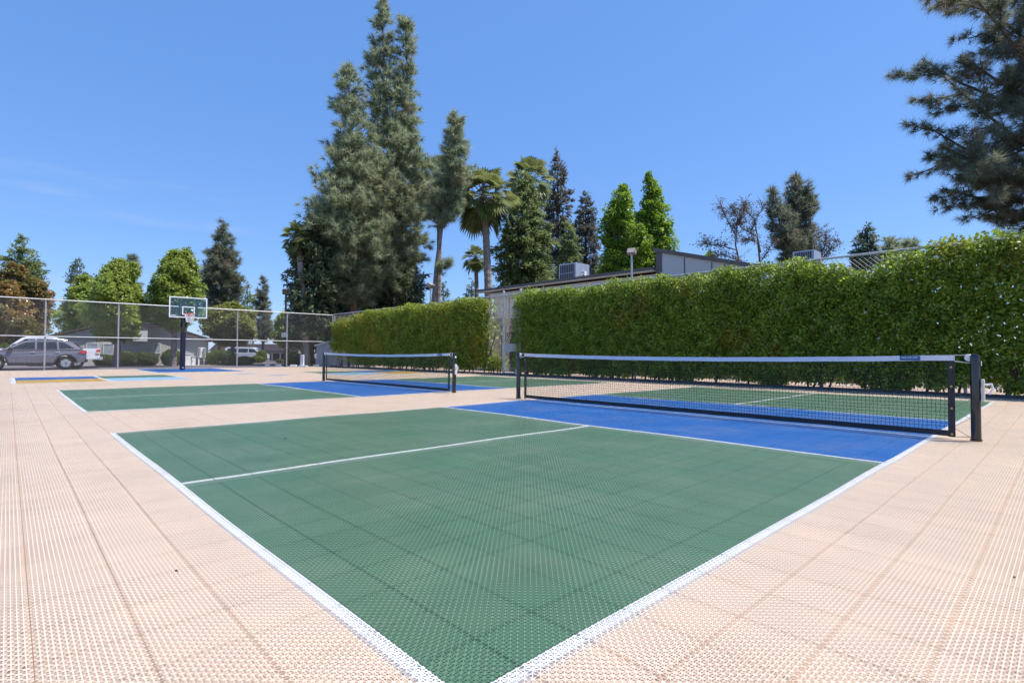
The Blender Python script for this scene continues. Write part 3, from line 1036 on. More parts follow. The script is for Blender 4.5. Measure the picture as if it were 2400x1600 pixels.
# the big pines behind the left hedge
PG = 'tall pines behind the left hedge'
pine('pine_tree', 'broad grey green pine, left and lower of the tall middle pines', 806, 42,
     [([(812, 780), (812, 640), (808, 400), (800, 152)],
       [(152, 5), (200, 34), (260, 46), (330, 58), (420, 84), (500, 108), (570, 122), (630, 124), (668, 100), (700, 50)], 450)],
     L_pine, .58, 30, PG, .36, 2.3, width=.042, drop=.42)
pine('pine_tree', 'tallest pine with a forked double tip, middle of the tall pines', 905, 45,
     [([(912, 780), (905, 560), (896, 360), (882, 180), (878, 5)],
       [(4, 5), (50, 22), (110, 34), (200, 48), (300, 62), (360, 84), (430, 102), (520, 112), (600, 108), (660, 66), (692, 24)], 430),
      ([(906, 420), (925, 300), (932, 150), (928, 28)], [(28, 5), (60, 24), (110, 32), (200, 36), (280, 42), (340, 50), (400, 40)], 170)],
     L_pine, .58, 30, PG, .40, 2.1, width=.042, drop=.42)
pine('pine_tree', 'slender pine with a long bare crooked trunk, rightmost of the tall pines', 990, 41,
     [([(990, 780), (1003, 610), (1017, 500), (1040, 400), (1045, 258)],
       [(258, 5), (280, 18), (300, 22), (350, 34), (420, 46), (470, 46), (505, 36), (522, 8)], 200)],
     L_pine, .52, 30, PG, .28, 2.6, drop=.42, bark=M_barkgrey, width=.040,
     boughs=[([(1002, 628, 0), (1018, 612, -.3), (1034, 600, -.5)], .75, 40, .07), ([(978, 500, .2), (1010, 450, .2), (1040, 410, 0)], .9, 60, .16)])
# dark evergreens below them
EG = 'dark evergreens below the tall pines'
conifer('redwood_tree', 'dark evergreen at the left edge of the tall pines, above the fence corner', 716, 40,
        [(500, 10), (540, 44), (600, 58), (680, 68), (740, 66), (792, 46)], L_conif, nb=460, dens=32, leaf=.42, droop=.5, group=EG)
conifer('redwood_tree', 'dark evergreen below the middle of the tall pines', 800, 47,
        [(540, 10), (590, 52), (660, 80), (720, 90), (790, 74)], L_conif, nb=460, dens=26, leaf=.45, droop=.5, group=EG)
conifer('redwood_tree', 'dark evergreen below the right side of the tall pines', 905, 47,
        [(560, 10), (610, 58), (670, 84), (730, 94), (790, 80)], L_conif, nb=480, dens=26, leaf=.45, droop=.5, group=EG)
fan_palm('palm_tree', 'fan palm with its fronds half hidden at the left of the pines', 700, 39, (684, 548), 40, 706, 18, 'fan palms', .20)
fan_palm('palm_tree', 'fan palm almost hidden behind the slender pine', 1010, 50, (1008, 415), 68, 1000, 26, 'fan palms', .22)
fan_palm('palm_tree', 'tallest clear fan palm with thick bare trunk above the roof', 1115, 46, (1110, 450), 80, 1122, 44, 'fan palms', .30)
fan_palm('palm_tree', 'fan palm rising behind the round evergreen', 1215, 56, (1213, 412), 64, 1215, 30, 'fan palms', .28)
fan_palm('palm_tree', 'small fan palm with tan dead fronds behind the tallest palm trunk', 1095, 52, (1092, 592), 36, 1096, 24, 'fan palms', .2)
conifer('redwood_tree', 'full rounded evergreen right of the tallest palm', 1202, 49,
        [(398, 8), (440, 32), (500, 52), (560, 70), (620, 74), (665, 72), (700, 60)], L_conifg, nb=520, dens=30, leaf=.40, droop=.45)
conifer('conifer_tree', 'tall brownish conifer behind the rounded evergreen', 1280, 62,
        [(344, 3), (390, 20), (450, 34), (520, 44), (580, 48), (650, 46)], L_conifbr, nb=330, dens=24, leaf=.45, droop=.4)
conifer('conifer_tree', 'thin topped brownish conifer left of the bright green tree', 1345, 62,
        [(434, 3), (470, 16), (520, 34), (580, 42), (650, 44)], L_conifbr, nb=260, dens=26, leaf=.42, droop=.4)
conifer('conifer_tree', 'short green conifer behind the rooftop air conditioner', 1305, 57,
        [(505, 5), (540, 22), (590, 30), (660, 34)], L_conifg, nb=170, dens=26, leaf=.40, droop=.45)
broad('sweetgum_tree', 'bright green tree behind the floodlight, left half of the pair', 1430, 44,
      [(428, 4), (460, 20), (510, 40), (560, 56), (610, 62), (660, 50)], L_gum, 190, 120, .22, .80, 'bright green trees')
broad('sweetgum_tree', 'taller bright green tree above the grey panelled wall', 1500, 45,
      [(414, 4), (450, 24), (500, 42), (550, 52), (600, 54), (660, 44)], L_gum, 190, 120, .22, .80, 'bright green trees')
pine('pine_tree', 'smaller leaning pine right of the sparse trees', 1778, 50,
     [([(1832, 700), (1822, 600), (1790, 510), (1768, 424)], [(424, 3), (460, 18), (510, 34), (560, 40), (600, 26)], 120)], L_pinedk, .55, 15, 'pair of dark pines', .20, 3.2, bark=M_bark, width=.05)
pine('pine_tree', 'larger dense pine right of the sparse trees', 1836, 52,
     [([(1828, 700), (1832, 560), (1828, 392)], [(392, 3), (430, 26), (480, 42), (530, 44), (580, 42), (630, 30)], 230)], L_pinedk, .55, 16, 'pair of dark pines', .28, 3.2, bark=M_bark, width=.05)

def sparse_tree(name, label, qx, d, limbs_q, mat, n_tw=240, leaf=.17, per=7, spread=14, group=None, r0=.16):
    root = tree_thing(name, label, 'tree', qx, d, group)
    x0 = atq(qx, 812, d).x
    b = MB()
    C, D = [], []
    def P(x, y, dy):
        p = atq(x, y, d)
        return Vector((p.x - x0, dy, p.z - gz(d)))
    for li, (pts, rw) in enumerate(limbs_q):
        dy = [random.uniform(-.25, .25) * k for k in range(len(pts))]
        pp = [P(x, y, w) for (x, y), w in zip(pts, dy)]
        rad = [rw * .45 * mq(d) * (1 - .75 * k / (len(pts) - 1)) for k in range(len(pts))]
        b.tube(pp, rad, 6)
        for _ in range(n_tw // len(limbs_q)):
            k = random.randrange(max(1, len(pp) - 2), len(pp)) - (1 if len(pp) > 1 else 0)
            k = min(k, len(pp) - 2)
            s = pp[k].lerp(pp[k + 1], random.random())
            e = s + Vector((random.gauss(0, 1), random.gauss(0, 1), random.gauss(.5, .8))) * spread * mq(d)
            b.tube([s, s.lerp(e, .5) + Vector((0, 0, .1)), e], [.022, .015, .007], 3, False)
            for _k in range(per):
                q = s.lerp(e, random.uniform(.4, 1.05))
                C.append((q.x + random.gauss(0, .1), q.y + random.gauss(0, .1), q.z + random.gauss(0, .1)))
                D.append((random.gauss(0, 1), random.gauss(0, 1), random.gauss(-.4, 1)))
    b.build('trunk', M_twig, root, True)
    n = len(C)
    L = leaf * rng.uniform(.6, 1.3, n)
    mesh_np('crown', cards(np.array(C), np.array(D), L, L * .5), 4, mat, root)
    return root
sparse_tree('sparse_tree', 'thin leaved tree with wide side branches, left of the sparse pair', 1705, 48,
    [([(1706, 800), (1704, 620), (1694, 560), (1690, 500), (1680, 470)], 6), ([(1694, 575), (1660, 566), (1630, 560), (1612, 562)], 3.5),
     ([(1700, 600), (1660, 584), (1630, 590)], 3), ([(1692, 545), (1668, 500), (1655, 470)], 3), ([(1691, 520), (1705, 490), (1712, 470)], 2.5)], L_sparse, 300, .17, 8, 12, 'sparse trees above the hedge')
sparse_tree('sparse_tree', 'thin leaved tree forked into bare pale limbs, right of the sparse pair', 1747, 49,
    [([(1746, 800), (1747, 600), (1748, 575), (1730, 548), (1705, 520), (1690, 495)], 6), ([(1747, 580), (1742, 545), (1728, 505), (1715, 475), (1705, 462)], 4),
     ([(1722, 538), (1738, 500), (1755, 470)], 3), ([(1748, 600), (1765, 575), (1772, 555)], 3), ([(1735, 555), (1715, 550), (1700, 560)], 2.5)], L_sparse, 240, .16, 6, 11, 'sparse trees above the hedge')
sparse_tree('sparse_tree', 'low reddish sparse tree right of the dark pines', 1885, 56,
    [([(1882, 800), (1882, 600), (1876, 570), (1862, 545)], 4), ([(1882, 590), (1895, 560), (1900, 530)], 3), ([(1884, 600), (1905, 575), (1918, 555)], 3), ([(1880, 585), (1862, 570), (1850, 560)], 3)], L_sparse, 260, .18, 9, 12)
broad('small_tree', 'tip of a bright green tree beyond the panelled wall roof', 1632, 50, [(578, 3), (592, 14), (625, 18)], L_gum, 22, 90, .2, .5)
conifer('conifer_tree', 'small far conifer with pointed tip above the hedge at right', 1996, 72, [(514, 3), (535, 14), (560, 24), (610, 30)], L_conif, nb=150, dens=22, leaf=.5, droop=.4, group='far conifers above the right hedge')
conifer('conifer_tree', 'shorter far conifer at the left of the pointed one above the hedge', 1974, 74, [(530, 3), (550, 10), (575, 16), (620, 24)], L_conif, nb=100, dens=22, leaf=.5, droop=.4, group='far conifers above the right hedge')
pine('pine_tree', 'rounded far pine top just above the right hedge rail', 2044, 60, [(None, [(541, 4), (556, 20), (575, 26), (610, 20)], 60)], L_pine, .6, 16, None, .2, 2.8, bark=M_bark, width=.06)
pine('pine_tree', 'low far pine top right of the rounded one, above the hedge rail', 2086, 62, [(None, [(546, 4), (558, 22), (575, 28), (610, 20)], 60)], L_pine, .6, 16, None, .2, 2.8, bark=M_bark, width=.06)
# near pine at the right edge
def bough(tip, y0, n, rr=.95, dy=None, sag=14, r0=.10):
    """a main bough with side boughs fanning off its outer two thirds"""
    dy = random.uniform(-3.2, 1.2) if dy is None else dy
    x, y = tip
    pts = [(2446, y0, dy * .1), (2446 + (x - 2446) * .35, y0 + (y - y0) * .30 + sag, dy * .45), (2446 + (x - 2446) * .72, y0 + (y - y0) * .68 + sag, dy * .8), (x, y, dy)]
    out_ = [(pts, rr * .50, int(n * .20), r0)]
    reach = 2446 - x
    for k in range(9):
        t = random.uniform(.30, .95) * 3
        i = min(2, int(t)); f = t - i
        p = [pts[i][j] * (1 - f) + pts[i + 1][j] * f for j in range(3)]
        ln = reach * random.uniform(.12, .24) + 18
        ang = random.uniform(-1.15, .75)
        e = (p[0] - ln * cos(ang) * .9, p[1] + ln * sin(ang) * .8, p[2] + random.uniform(-1.6, 1.6))
        m_ = ((p[0] + e[0]) / 2, (p[1] + e[1]) / 2 + 6, (p[2] + e[2]) / 2)
        out_.append(([tuple(p), m_, e], .50, int(n * .105), .035))
    return out_
BG = [bough((2082, 92), 250, 170, .80), bough((2110, 140), 270, 140, .75), bough((2140, 170), 260, 120, .8), bough((2062, 245), 400, 190, .80), bough((2095, 300), 420, 180, .85),
      bough((2062, 385), 440, 190, .80), bough((2120, 415), 460, 170, .80), bough((2190, 425), 450, 150, .85), bough((2185, 20), 150, 150, .9), bough((2210, 90), 200, 170, .95),
      bough((2240, 180), 300, 190, 1.0), bough((2230, 240), 330, 160, .95), bough((2200, 330), 430, 190, .95), bough((2290, 300), 380, 200, 1.05), bough((2310, 400), 470, 160, .95),
      bough((2300, 455), 500, 160, .9), bough((2270, 440), 480, 150, .85), bough((2330, 500), 560, 190, 1.0), bough((2290, 500), 570, 170, .9), bough((2360, 450), 500, 190, 1.0), bough((2345, 470), 540, 120, .85), bough((2290, 520), 590, 90, .6), bough((2350, 510), 600, 110, .75), bough((2300, 100), 200, 200, 1.1), bough((2350, 200), 280, 220, 1.15), bough((2260, -20), 90, 170, 1.0), bough((2340, 0), 60, 200, 1.15),
      bough((2380, 330), 400, 220, 1.15), bough((2280, 40), 160, 170, 1.0)]
BG = [q for b_ in BG for q in b_]
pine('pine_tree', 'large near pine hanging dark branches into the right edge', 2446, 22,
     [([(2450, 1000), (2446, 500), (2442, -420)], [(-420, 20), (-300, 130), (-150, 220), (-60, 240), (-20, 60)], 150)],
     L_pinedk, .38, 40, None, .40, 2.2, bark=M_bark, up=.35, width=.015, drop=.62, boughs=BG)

# left background trees
conifer('conifer_tree', 'tall conifer rising behind the orange tinged tree at far left', 46, 78,
        [(543, 3), (575, 20), (610, 36), (650, 46), (720, 52), (790, 40)], L_conifg, nb=330, dens=20, leaf=.5, droop=.4)
conifer('conifer_tree', 'dark conifer cut off by the left edge', -30, 80, [(600, 4), (640, 40), (700, 60), (790, 50)], L_conif, nb=200, dens=18, leaf=.55, droop=.4)
broad('magnolia_tree', 'dense orange tinged tree at the far left behind the parked cars', 40, 50,
      [(618, 8), (650, 40), (690, 66), (730, 76), (770, 74), (800, 50)], L_magn, 260, 120, .22, .75)
conifer('conifer_tree', 'small distant conifer left of the green trees behind the fence', 173, 92,
        [(602, 3), (625, 16), (655, 24), (700, 26), (740, 20)], L_conif, nb=170, dens=18, leaf=.5, droop=.3)
broad('leafy_tree', 'green tree with a high crown behind the fence, left of the backboard', 268, 33.5,
      [(604, 6), (630, 34), (670, 58), (710, 66), (745, 58), (785, 34)], L_green, 240, 120, .16, .62, 'leafy trees behind the fence')
broad('leafy_tree', 'lower green tree behind the fence, nearest the orange tinged tree', 190, 46,
      [(640, 6), (670, 30), (720, 52), (765, 52), (790, 30)], L_green, 140, 120, .24, .8, 'leafy trees behind the fence')
pine('pine_tree', 'dark pine top behind the high crowned green tree', 300, 82, [(None, [(590, 4), (610, 20), (640, 26), (690, 28)], 90)], L_pinedk, .7, 15, None, .3, 2.6, width=.07)
broad('leafy_tree', 'green tree directly behind the backboard', 398, 35,
      [(583, 6), (610, 32), (650, 54), (700, 64), (735, 50), (758, 18)], L_green, 260, 125, .17, .62, 'leafy trees behind the fence')
conifer('conifer_tree', 'narrow conifer tip above the tree behind the backboard', 425, 82, [(565, 3), (590, 14), (640, 20), (700, 22)], L_conif, nb=140, dens=18, leaf=.5)
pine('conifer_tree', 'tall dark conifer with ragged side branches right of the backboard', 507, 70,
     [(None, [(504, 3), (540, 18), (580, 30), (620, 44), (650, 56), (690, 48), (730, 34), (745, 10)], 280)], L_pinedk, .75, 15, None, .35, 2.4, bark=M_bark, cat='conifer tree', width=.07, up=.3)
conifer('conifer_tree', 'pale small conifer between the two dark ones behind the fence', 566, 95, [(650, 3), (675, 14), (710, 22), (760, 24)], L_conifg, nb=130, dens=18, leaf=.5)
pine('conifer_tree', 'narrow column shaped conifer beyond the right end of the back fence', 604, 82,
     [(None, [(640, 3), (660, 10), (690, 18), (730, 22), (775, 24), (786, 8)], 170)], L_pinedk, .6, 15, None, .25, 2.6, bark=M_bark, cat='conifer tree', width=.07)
broad('leafy_tree', 'spreading yellow green tree in front of the low pink roof', 533, 48,
      [(702, 16), (722, 48), (750, 70), (772, 66), (792, 34)], L_yellow, 210, 125, .20, .70, None, fork=.15)
broad('leafy_tree', 'fresh green tree behind the black floodlight pole', 660, 58, [(722, 8), (745, 26), (770, 38), (788, 30), (798, 12)], L_green, 110, 120, .22, .7)
broad('leafy_tree', 'shaded tree over the roof of the grey house', 330, 52, [(700, 20), (730, 50), (760, 60), (790, 40)], L_shrubdk, 120, 110, .22, .8, 'leafy trees behind the fence')
conifer('conifer_tree', 'small far conifer between the slender pine and the tallest palm', 1018, 80, [(648, 2), (665, 8), (690, 16), (730, 20)], L_conif, nb=100, dens=18, leaf=.45, group='small far conifers above the left hedge')
conifer('conifer_tree', 'small far conifer just left of the beige roof end', 1082, 84, [(640, 2), (655, 8), (680, 16), (730, 20)], L_conif, nb=100, dens=18, leaf=.45, group='small far conifers above the left hedge')

# ------------------------------------------------------------------ shrubs
def yd(px, Y):
    t = (px - U0) / F
    return (Y - CY) / (CS - CC * t)
def shrub(label, sx0, sx1, sy0, sy1, d, mat, n=5200, leaf=.085, boxy=2.6, group=None):
    a = at(sx0, sy0, d); c = at(sx1, sy1, d)
    root = thing('shrub', label, 'shrub', ((a.x + c.x) / 2, d, gz(d)), 0, group)
    hx = (c.x - a.x) / 2; hz = a.z - gz(d); hy = hx * .75
    u = rng.normal(size=(n, 3))
    u = u / (np.sum(np.abs(u) ** boxy, 1, keepdims=True) ** (1 / boxy))
    bump_ = 1 + .07 * np.sin(u[:, :1] * 7 + 1) * np.sin(u[:, 1:2] * 6) + .05 * np.sin(u[:, 2:] * 9 + u[:, :1] * 5)
    r_ = (rng.uniform(.55, 1, (n, 1)) ** .4) * bump_
    P = u * r_ * np.array([hx, hy, hz * .52]) + np.array([0, 0, hz * .50])
    N = u + rng.normal(0, .7, (n, 3)) + np.array([0, 0, .3])
    L = leaf * rng.uniform(.7, 1.3, n)
    mesh_np('foliage', cards(P, u * .4 + rng.normal(0, .7, (n, 3)), L, L * .65, N), 4, mat, root)
    b = MB()
    for k in range(5):
        b.tube([(random.uniform(-.1, .1), 0, 0), (random.uniform(-hx, hx) * .5, random.uniform(-hy, hy) * .5, hz * .7)], [.035, .012], 5)
    b.build('stems', M_bark, root)
    return root
SG = 'clipped shrubs by the grey house'
shrub('pale green shrub under the house window, left of the fence post', 272, 318, 824, 858, yd(295, 43.9), L_shrubdk, group=SG)
shrub('dull shrub between the pale shrub and the backboard pole', 318, 366, 826, 858, yd(342, 43.9), L_shrubdk, group=SG)
shrub('squared green shrub just left of the basketball pole', 382, 424, 821, 858, yd(403, 43.8), L_shrub, group=SG)
shrub('wide flat topped clipped shrub with bright green top', 490, 550, 822, 857, 41, L_shrub, 8000, .08, 3.6, SG)
shrub('small round shrub beside the fence post', 543, 566, 842, 857, 40, L_shrubdk, 3000, .08, group=SG)
shrub('round dome shrub right of the wide clipped shrub', 556, 592, 836, 857, 41.5, L_shrubdk, 5000, .08, group=SG)
shrub('dark round shrub in front of the white van', 589, 616, 835, 851, 52, L_shrub, 3500, .1)
shrub('low dark shrub against the left house wall', 226, 268, 832, 858, yd(247, 44), L_shrubdk, group=SG)
shrub('rounded olive shrub at the far left beyond the cars', 0, 20, 806, 846, 46, L_shrub, 3000, .11)
shrub('yellow topped clipped shrub behind the black floodlight pole', 672, 706, 827, 845, 48, L_shrub, 4500, .09, 3.2)
shrub('small green bush at the foot of the yellow topped shrub', 668, 690, 840, 853, 44, L_shrub, 2500, .08)
shrub('reddish bush beside the white bollard', 684, 708, 836, 853, 45, L_sparse, 2800, .08)
shrub('bright green bush between palm trunk and shed', 721, 738, 837, 858, 41, L_shrub, 3000, .08)
shrub('bright green treelike bush beside the carport posts', 602, 624, 822, 842, 62, L_shrub, 3000, .12)
shrub('silvery low bush at the edge of the carport', 648, 668, 842, 851, 52, L_shrubdk, 1800, .09)

# ------------------------------------------------------------------ basketball hoop
hoop = thing('basketball_hoop', 'basketball hoop on a padded dark pole with glass backboard', 'basketball hoop', ct(5.75, 30.75), ROT)
MB().box(-.11, .11, -.11, .11, 0, 1.95).build('pole_pad', M_navy, hoop, bevel=.03)
MB().box(-.04, .04, -.118, -.1115, .10, .13).build('pad_label', M_white, hoop)
MB().box(-.075, .075, -.075, .075, 1.95, 2.72).build('pole', M_black, hoop, bevel=.01)
arm = MB()
for s_ in (-.10, .10):
    arm.tube([(s_, 0, 2.25), (s_ * 1.4, -.55, 2.75), (s_ * 1.8, -1.02, 3.05)], .04, 6)
    arm.tube([(s_, 0, 2.68), (s_ * 1.5, -.50, 3.10), (s_ * 2.2, -1.02, 3.45)], .04, 6)
arm.box(-.42, -.36, -1.04, -.99, 2.72, 3.62); arm.box(.36, .42, -1.04, -.99, 2.72, 3.62); arm.box(-.42, .42, -1.03, -.985, 3.20, 3.28)
arm.build('support_arm', M_black, hoop, True)
BW, BZ0, BZ1 = .83, 2.66, 3.68
bb = MB().box(-BW, BW, -1.075, -1.055, BZ0, BZ1).build('backboard', M_board, hoop)
b = MB()
def frame(b, x0, x1, z0, z1, w, ya, yb):
    b.box(x0, x1, ya, yb, z1 - w, z1); b.box(x0, x1, ya, yb, z0, z0 + w)
    b.box(x0, x0 + w, ya, yb, z0 + w, z1 - w); b.box(x1 - w, x1, ya, yb, z0 + w, z1 - w)
frame(b, -BW - .01, BW + .01, BZ0 - .01, BZ1 + .01, .05, -1.083, -1.047)
b.build('frame', M_white, bb)
b = MB(); frame(b, -.28, .28, 2.80, 3.22, .05, -1.081, -1.0755); b.build('target_square', M_white, bb)
MB().box(-BW + .06, -BW + .28, -1.080, -1.0755, BZ0 + .08, BZ0 + .11).build('lettering', M_white, bb)
rim = MB()
RC = Vector((0, -1.36, 2.83)); RR = .23
rim.tube([RC + Vector((RR * cos(a), RR * sin(a), 0)) for a in np.linspace(0, 2 * pi, 25)], .014, 6, False)
rim.box(-.09, .09, -1.15, -1.083, 2.72, 2.84)
rim.box(-.06, .06, -1.20, -1.13, 2.80, 2.825)
rim.build('rim', M_orange, hoop)
nb_ = MB()
for k in range(12):
    a0 = 2 * pi * k / 12
    for sg in (1, -1):
        pts = []
        for j in range(6):
            a = a0 + sg * j * pi / 12
            rr = RR * (1 - .42 * (j / 5) ** .8)
            pts.append(RC + Vector((rr * cos(a), rr * sin(a), -.42 * j / 5)))
        nb_.tube(pts, .0085, 4, False)
nb_.build('net', M_white, hoop)

# ------------------------------------------------------------------ floodlights
def flood(label, qx, d, head_q, base_z, pole_r, head_w, black=False, box=False, yaw=0.0, tilt=.5):
    h = atq(head_q[0], head_q[1], d)
    root = thing('floodlight', label, 'floodlight', (atq(qx, 812, d).x, d, base_z), 0, 'floodlights on poles')
    H = h.z - base_z
    mt = M_trim if black else M_galv
    MB().tube([(0, 0, 0), (0, 0, H - head_w * .3)], [pole_r, pole_r * .8], 10).build('pole', mt, root, True)
    hw = head_w / 2
    mx = Matrix.Translation((0, 0, H)) @ Matrix.Rotation(yaw, 4, 'Z') @ Matrix.Rotation(tilt, 4, 'X')
    hd = MB().box(-hw, hw, -hw * .55, hw * .55, -hw * .75, hw * .75)
    hd.v = [tuple(mx @ Vector(p)) for p in hd.v]
    ho = hd.build('lamp_head', M_trim if black else M_lamp, root, bevel=.02)
    ln = MB().box(-hw * .86, hw * .86, -hw * .59, -hw * .553, -hw * .6, hw * .6)
    ln.v = [tuple(mx @ Vector(p)) for p in ln.v]
    ln.build('lens', M_glassdk if black else M_lampglass, ho)
    br = MB().box(-.03, .03, -.03, .03, H - head_w * .75, H - head_w * .3)
    br.build('bracket', mt, root)
    if box:
        MB().box(-.16, .16, -.24, -.06, 1.95, 2.25).build('control_box', M_galv, root, bevel=.01)
    return root
flood('tan floodlight on a pale pole behind the right hedge', 1451, 21.0, (1444, 578), .0, .05, .34, yaw=R(-35), tilt=R(-28))
flood('tan floodlight among the palms above the left hedge', 988, 30, (985, 656), .0, .06, .40, yaw=R(60), tilt=R(-60))
flood('black floodlight on a tall dark pole behind the back fence', 655, 34.6, (656, 670), gz(34), .075, .44, True, True, yaw=R(20), tilt=R(25))

# ------------------------------------------------------------------ buildings right of the hedge
XB = 19.4
bld = thing('building', 'low beige building with sloping dark roof edge behind the hedge', 'building', ct(XB, 0), ROT)
def yq_on(px_q, X):
    t = (px_q - 1176) / (F / QS)
    fw = (X - CX) / (CC + CS * t)
    return -t * fw * CC + fw * CS + CY, fw
yl_, fl_ = yq_on(1078, XB - .8); yr_, fr_ = yq_on(1508, XB)
zr = atq(1500, 607, fr_).z
zl = atq(1080, 671, fl_).z
zr = (zr + zl) / 2 + .02
ye = yl_ - 1.2
MB().box(0, 9, yr_, ye, -.05, zr - .30).build('wall', M_beige, bld)
rf = MB().box(-.32, 10, yr_ - .02, yl_, zr - .13, zr).build('roof', M_fascia, bld, bevel=.02)
MB().box(-.30, .0, yr_, yl_ - .02, zr - .19, zr - .132).build('eave', M_beige, rf)
MB().box(-.14, -.003, yr_ + .01, ye, zr - .62, zr - .30).build('trim', M_beige, bld)
b = MB()
for k in range(1, 8):
    y = yr_ + (ye - yr_) * k / 8
    b.box(-.022, -.002, y - .02, y + .02, .0, zr - .63)
b.build('seam', M_fascia, bld)
yg0, yg1 = yr_ + 2, ye - .5
pr = MB().box(-1.7, -.16, yg0, yg1, 2.32, 2.44).build('porch_roof', M_pinkroof, bld)
MB().box(-1.74, -1.702, yg0, yg1, 2.28, 2.75).build('porch_fascia', M_pinkroof, pr)
MB().box(-.03, -.003, yg0 + .5, yg1 - .2, .2, 2.1).build('window', M_glassdk, bld)  # no real window: dark sheet painting the shade below the porch roof

b2 = thing('building', 'taller grey panelled building with a raked dark roof behind the hedge', 'building', ct(XB - .06, yr_ - .05), ROT)
zA = atq(1507, 571, fr_).z
y17, f17 = yq_on(1700, XB - .06)
zE = atq(1700, 601, f17).z
sl_ = (zA - zE) / (yr_ - y17)
LB = 7.5
def rake(y):
    return zA + sl_ * y
def prism_y(poly, x0, x1):
    n = len(poly)
    return MB().add([(x0, y, z) for y, z in poly] + [(x1, y, z) for y, z in poly],
                    [tuple(range(n)), tuple(reversed(range(n, 2 * n)))] + [(i, (i + 1) % n, n + (i + 1) % n, n + i) for i in range(n)])
prism_y([(0, -.05), (0, zA - .16), (-LB, rake(-LB) - .16), (-LB, -.05)], 0, 9).build('wall', M_panel, b2)
prism_y([(.10, rake(.1) - .155), (.10, rake(.1)), (-LB - .3, rake(-LB - .3)), (-LB - .3, rake(-LB - .3) - .155)], -.10, 9.2).build('roof', M_fascia, b2)
MB().box(-.03, .05, -.26, .02, -.05, zA - .17).build('corner_board', M_fascia, b2)
b = MB()
for qq in (1573, 1636, 1665):
    yy_ = yq_on(qq, XB - .06)[0] - (yr_ - .05)
    b.box(-.018, -.002, yy_ - .02, yy_ + .02, 0, rake(yy_) - .2)
b.build('seam', M_fascia, b2)

def ac_unit(label, X, Y, z, sx, sy, sz):
    root = thing('air_conditioner', label, 'air conditioner', ct(X, Y, z), ROT, 'rooftop air conditioners')
    MB().box(-sx / 2 - .03, sx / 2 + .03, -sy / 2 - .03, sy / 2 + .03, 0, .28).build('curb', M_shed, root)
    bd = MB().box(-sx / 2, sx / 2, -sy / 2, sy / 2, .28, sz).build('cabinet', M_acgrey, root, bevel=.015)
    g = MB().box(-sx / 2 - .012, -sx / 2 - .002, -sy / 2 + .08, sy / 2 - .08, .36, sz - .07).build('grille', M_louvre, root)
    b = MB()
    for k in range(9):
        y = -sy / 2 + .1 + (sy - .2) * k / 8
        b.box(-sx / 2 - .03, -sx / 2 - .013, y - .008, y + .008, .36, sz - .07)
    b.box(-sx / 2 - .034, -sx / 2 - .014, -sy / 2 + .08, sy / 2 - .08, (sz + .3) / 2 - .012, (sz + .3) / 2 + .012)
    b.build('grille_bars', M_acgrey, g)
    b = MB()
    b.tube([(-.2, -sy / 2 - .06, .2), (-.2, -sy / 2 - .06, .52 * sz), (.1, -sy / 2 - .06, .62 * sz)], .03, 6)
    b.tube([(.05, -sy / 2 - .05, .3), (.05, -sy / 2 - .05, .55 * sz)], .025, 6)
    b.build('pipe', M_galv, root, True)
    MB().box(.0, .22, -sy / 2 - .13, -sy / 2 - .002, sz * .50, sz * .68).build('control_box', M_white, root, bevel=.01)
    return root
def X_on(px_q, fw):
    t = (px_q - 1176) / (F / QS)
    return t * fw * CS + fw * CC + CX, -t * fw * CC + fw * CS + CY
AX, AY = X_on(1312, 30.5)
ac_unit('large grey rooftop air conditioner on the beige building', AX + .25, AY, zr, 1.25, 1.25, 1.42)
A2x, A2y = X_on(1852, 27)
b3 = thing('building', 'flat dark roofed wing hidden behind the right hedge', 'building', ct(A2x - 1.5, A2y - .9), ROT)
z3 = atq(1852, 628, 27).z
MB().box(0, 8, 0, 6, -.05, z3 - .15).build('wall', M_beige, b3)
MB().box(-.4, 8.3, -.3, 6.3, z3 - .15, z3).build('roof', M_fascia, b3)
ac_unit('rooftop air conditioner barely showing above the right hedge', A2x + .2, A2y, z3 - .0, 1.1, 1.0, 1.12)

# ------------------------------------------------------------------ buildings at the left
YH = 45.0
def X_at(px, Y):
    t = (px - U0) / F
    fw = (Y - CY) / (CS - CC * t)
    return fw * (t * CS + CC) + CX, fw
def z_at(px, py, Y):
    fw = X_at(px, Y)[1]
    return at(px, py, fw).z - gz(fw)
hx0, hx1 = X_at(110, YH)[0], X_at(490, YH)[0]
hm = (hx0 + hx1) / 2
house = thing('house', 'long grey single storey house with shallow gable behind the fence', 'house', ct(hm, YH, gz(40)), ROT)
xl, xr, xm = hx0 - hm, hx1 - hm, 0.0
ze = 1.93; zp = ze + .335 * (xr - xl) / 2
MB().box(xl + .35, xr - .05, 0, 9, -.1, ze).build('wall', M_grey, house)
MB().prism([(xl + .4, ze + .004), (xr - .06, ze + .004), (xm, zp - .14)], -.03, 8.9).build('gable', M_pale, house)  # paler than the wall: sunlight on the gable put into its colour
MB().box(xl + .35, xr - .05, -.07, -.032, ze - .06, ze + .02).build('trim_board', M_pale, house)
rf = MB()
for (xa, xb) in ((xl - .3, xm), (xr + .3, xm)):
    rf.prism([(xa, ze - .14), (xb, zp - .08), (xb, zp + .06), (xa, ze)], -.40, 9.4)
rf.build('roof', M_roof, house)
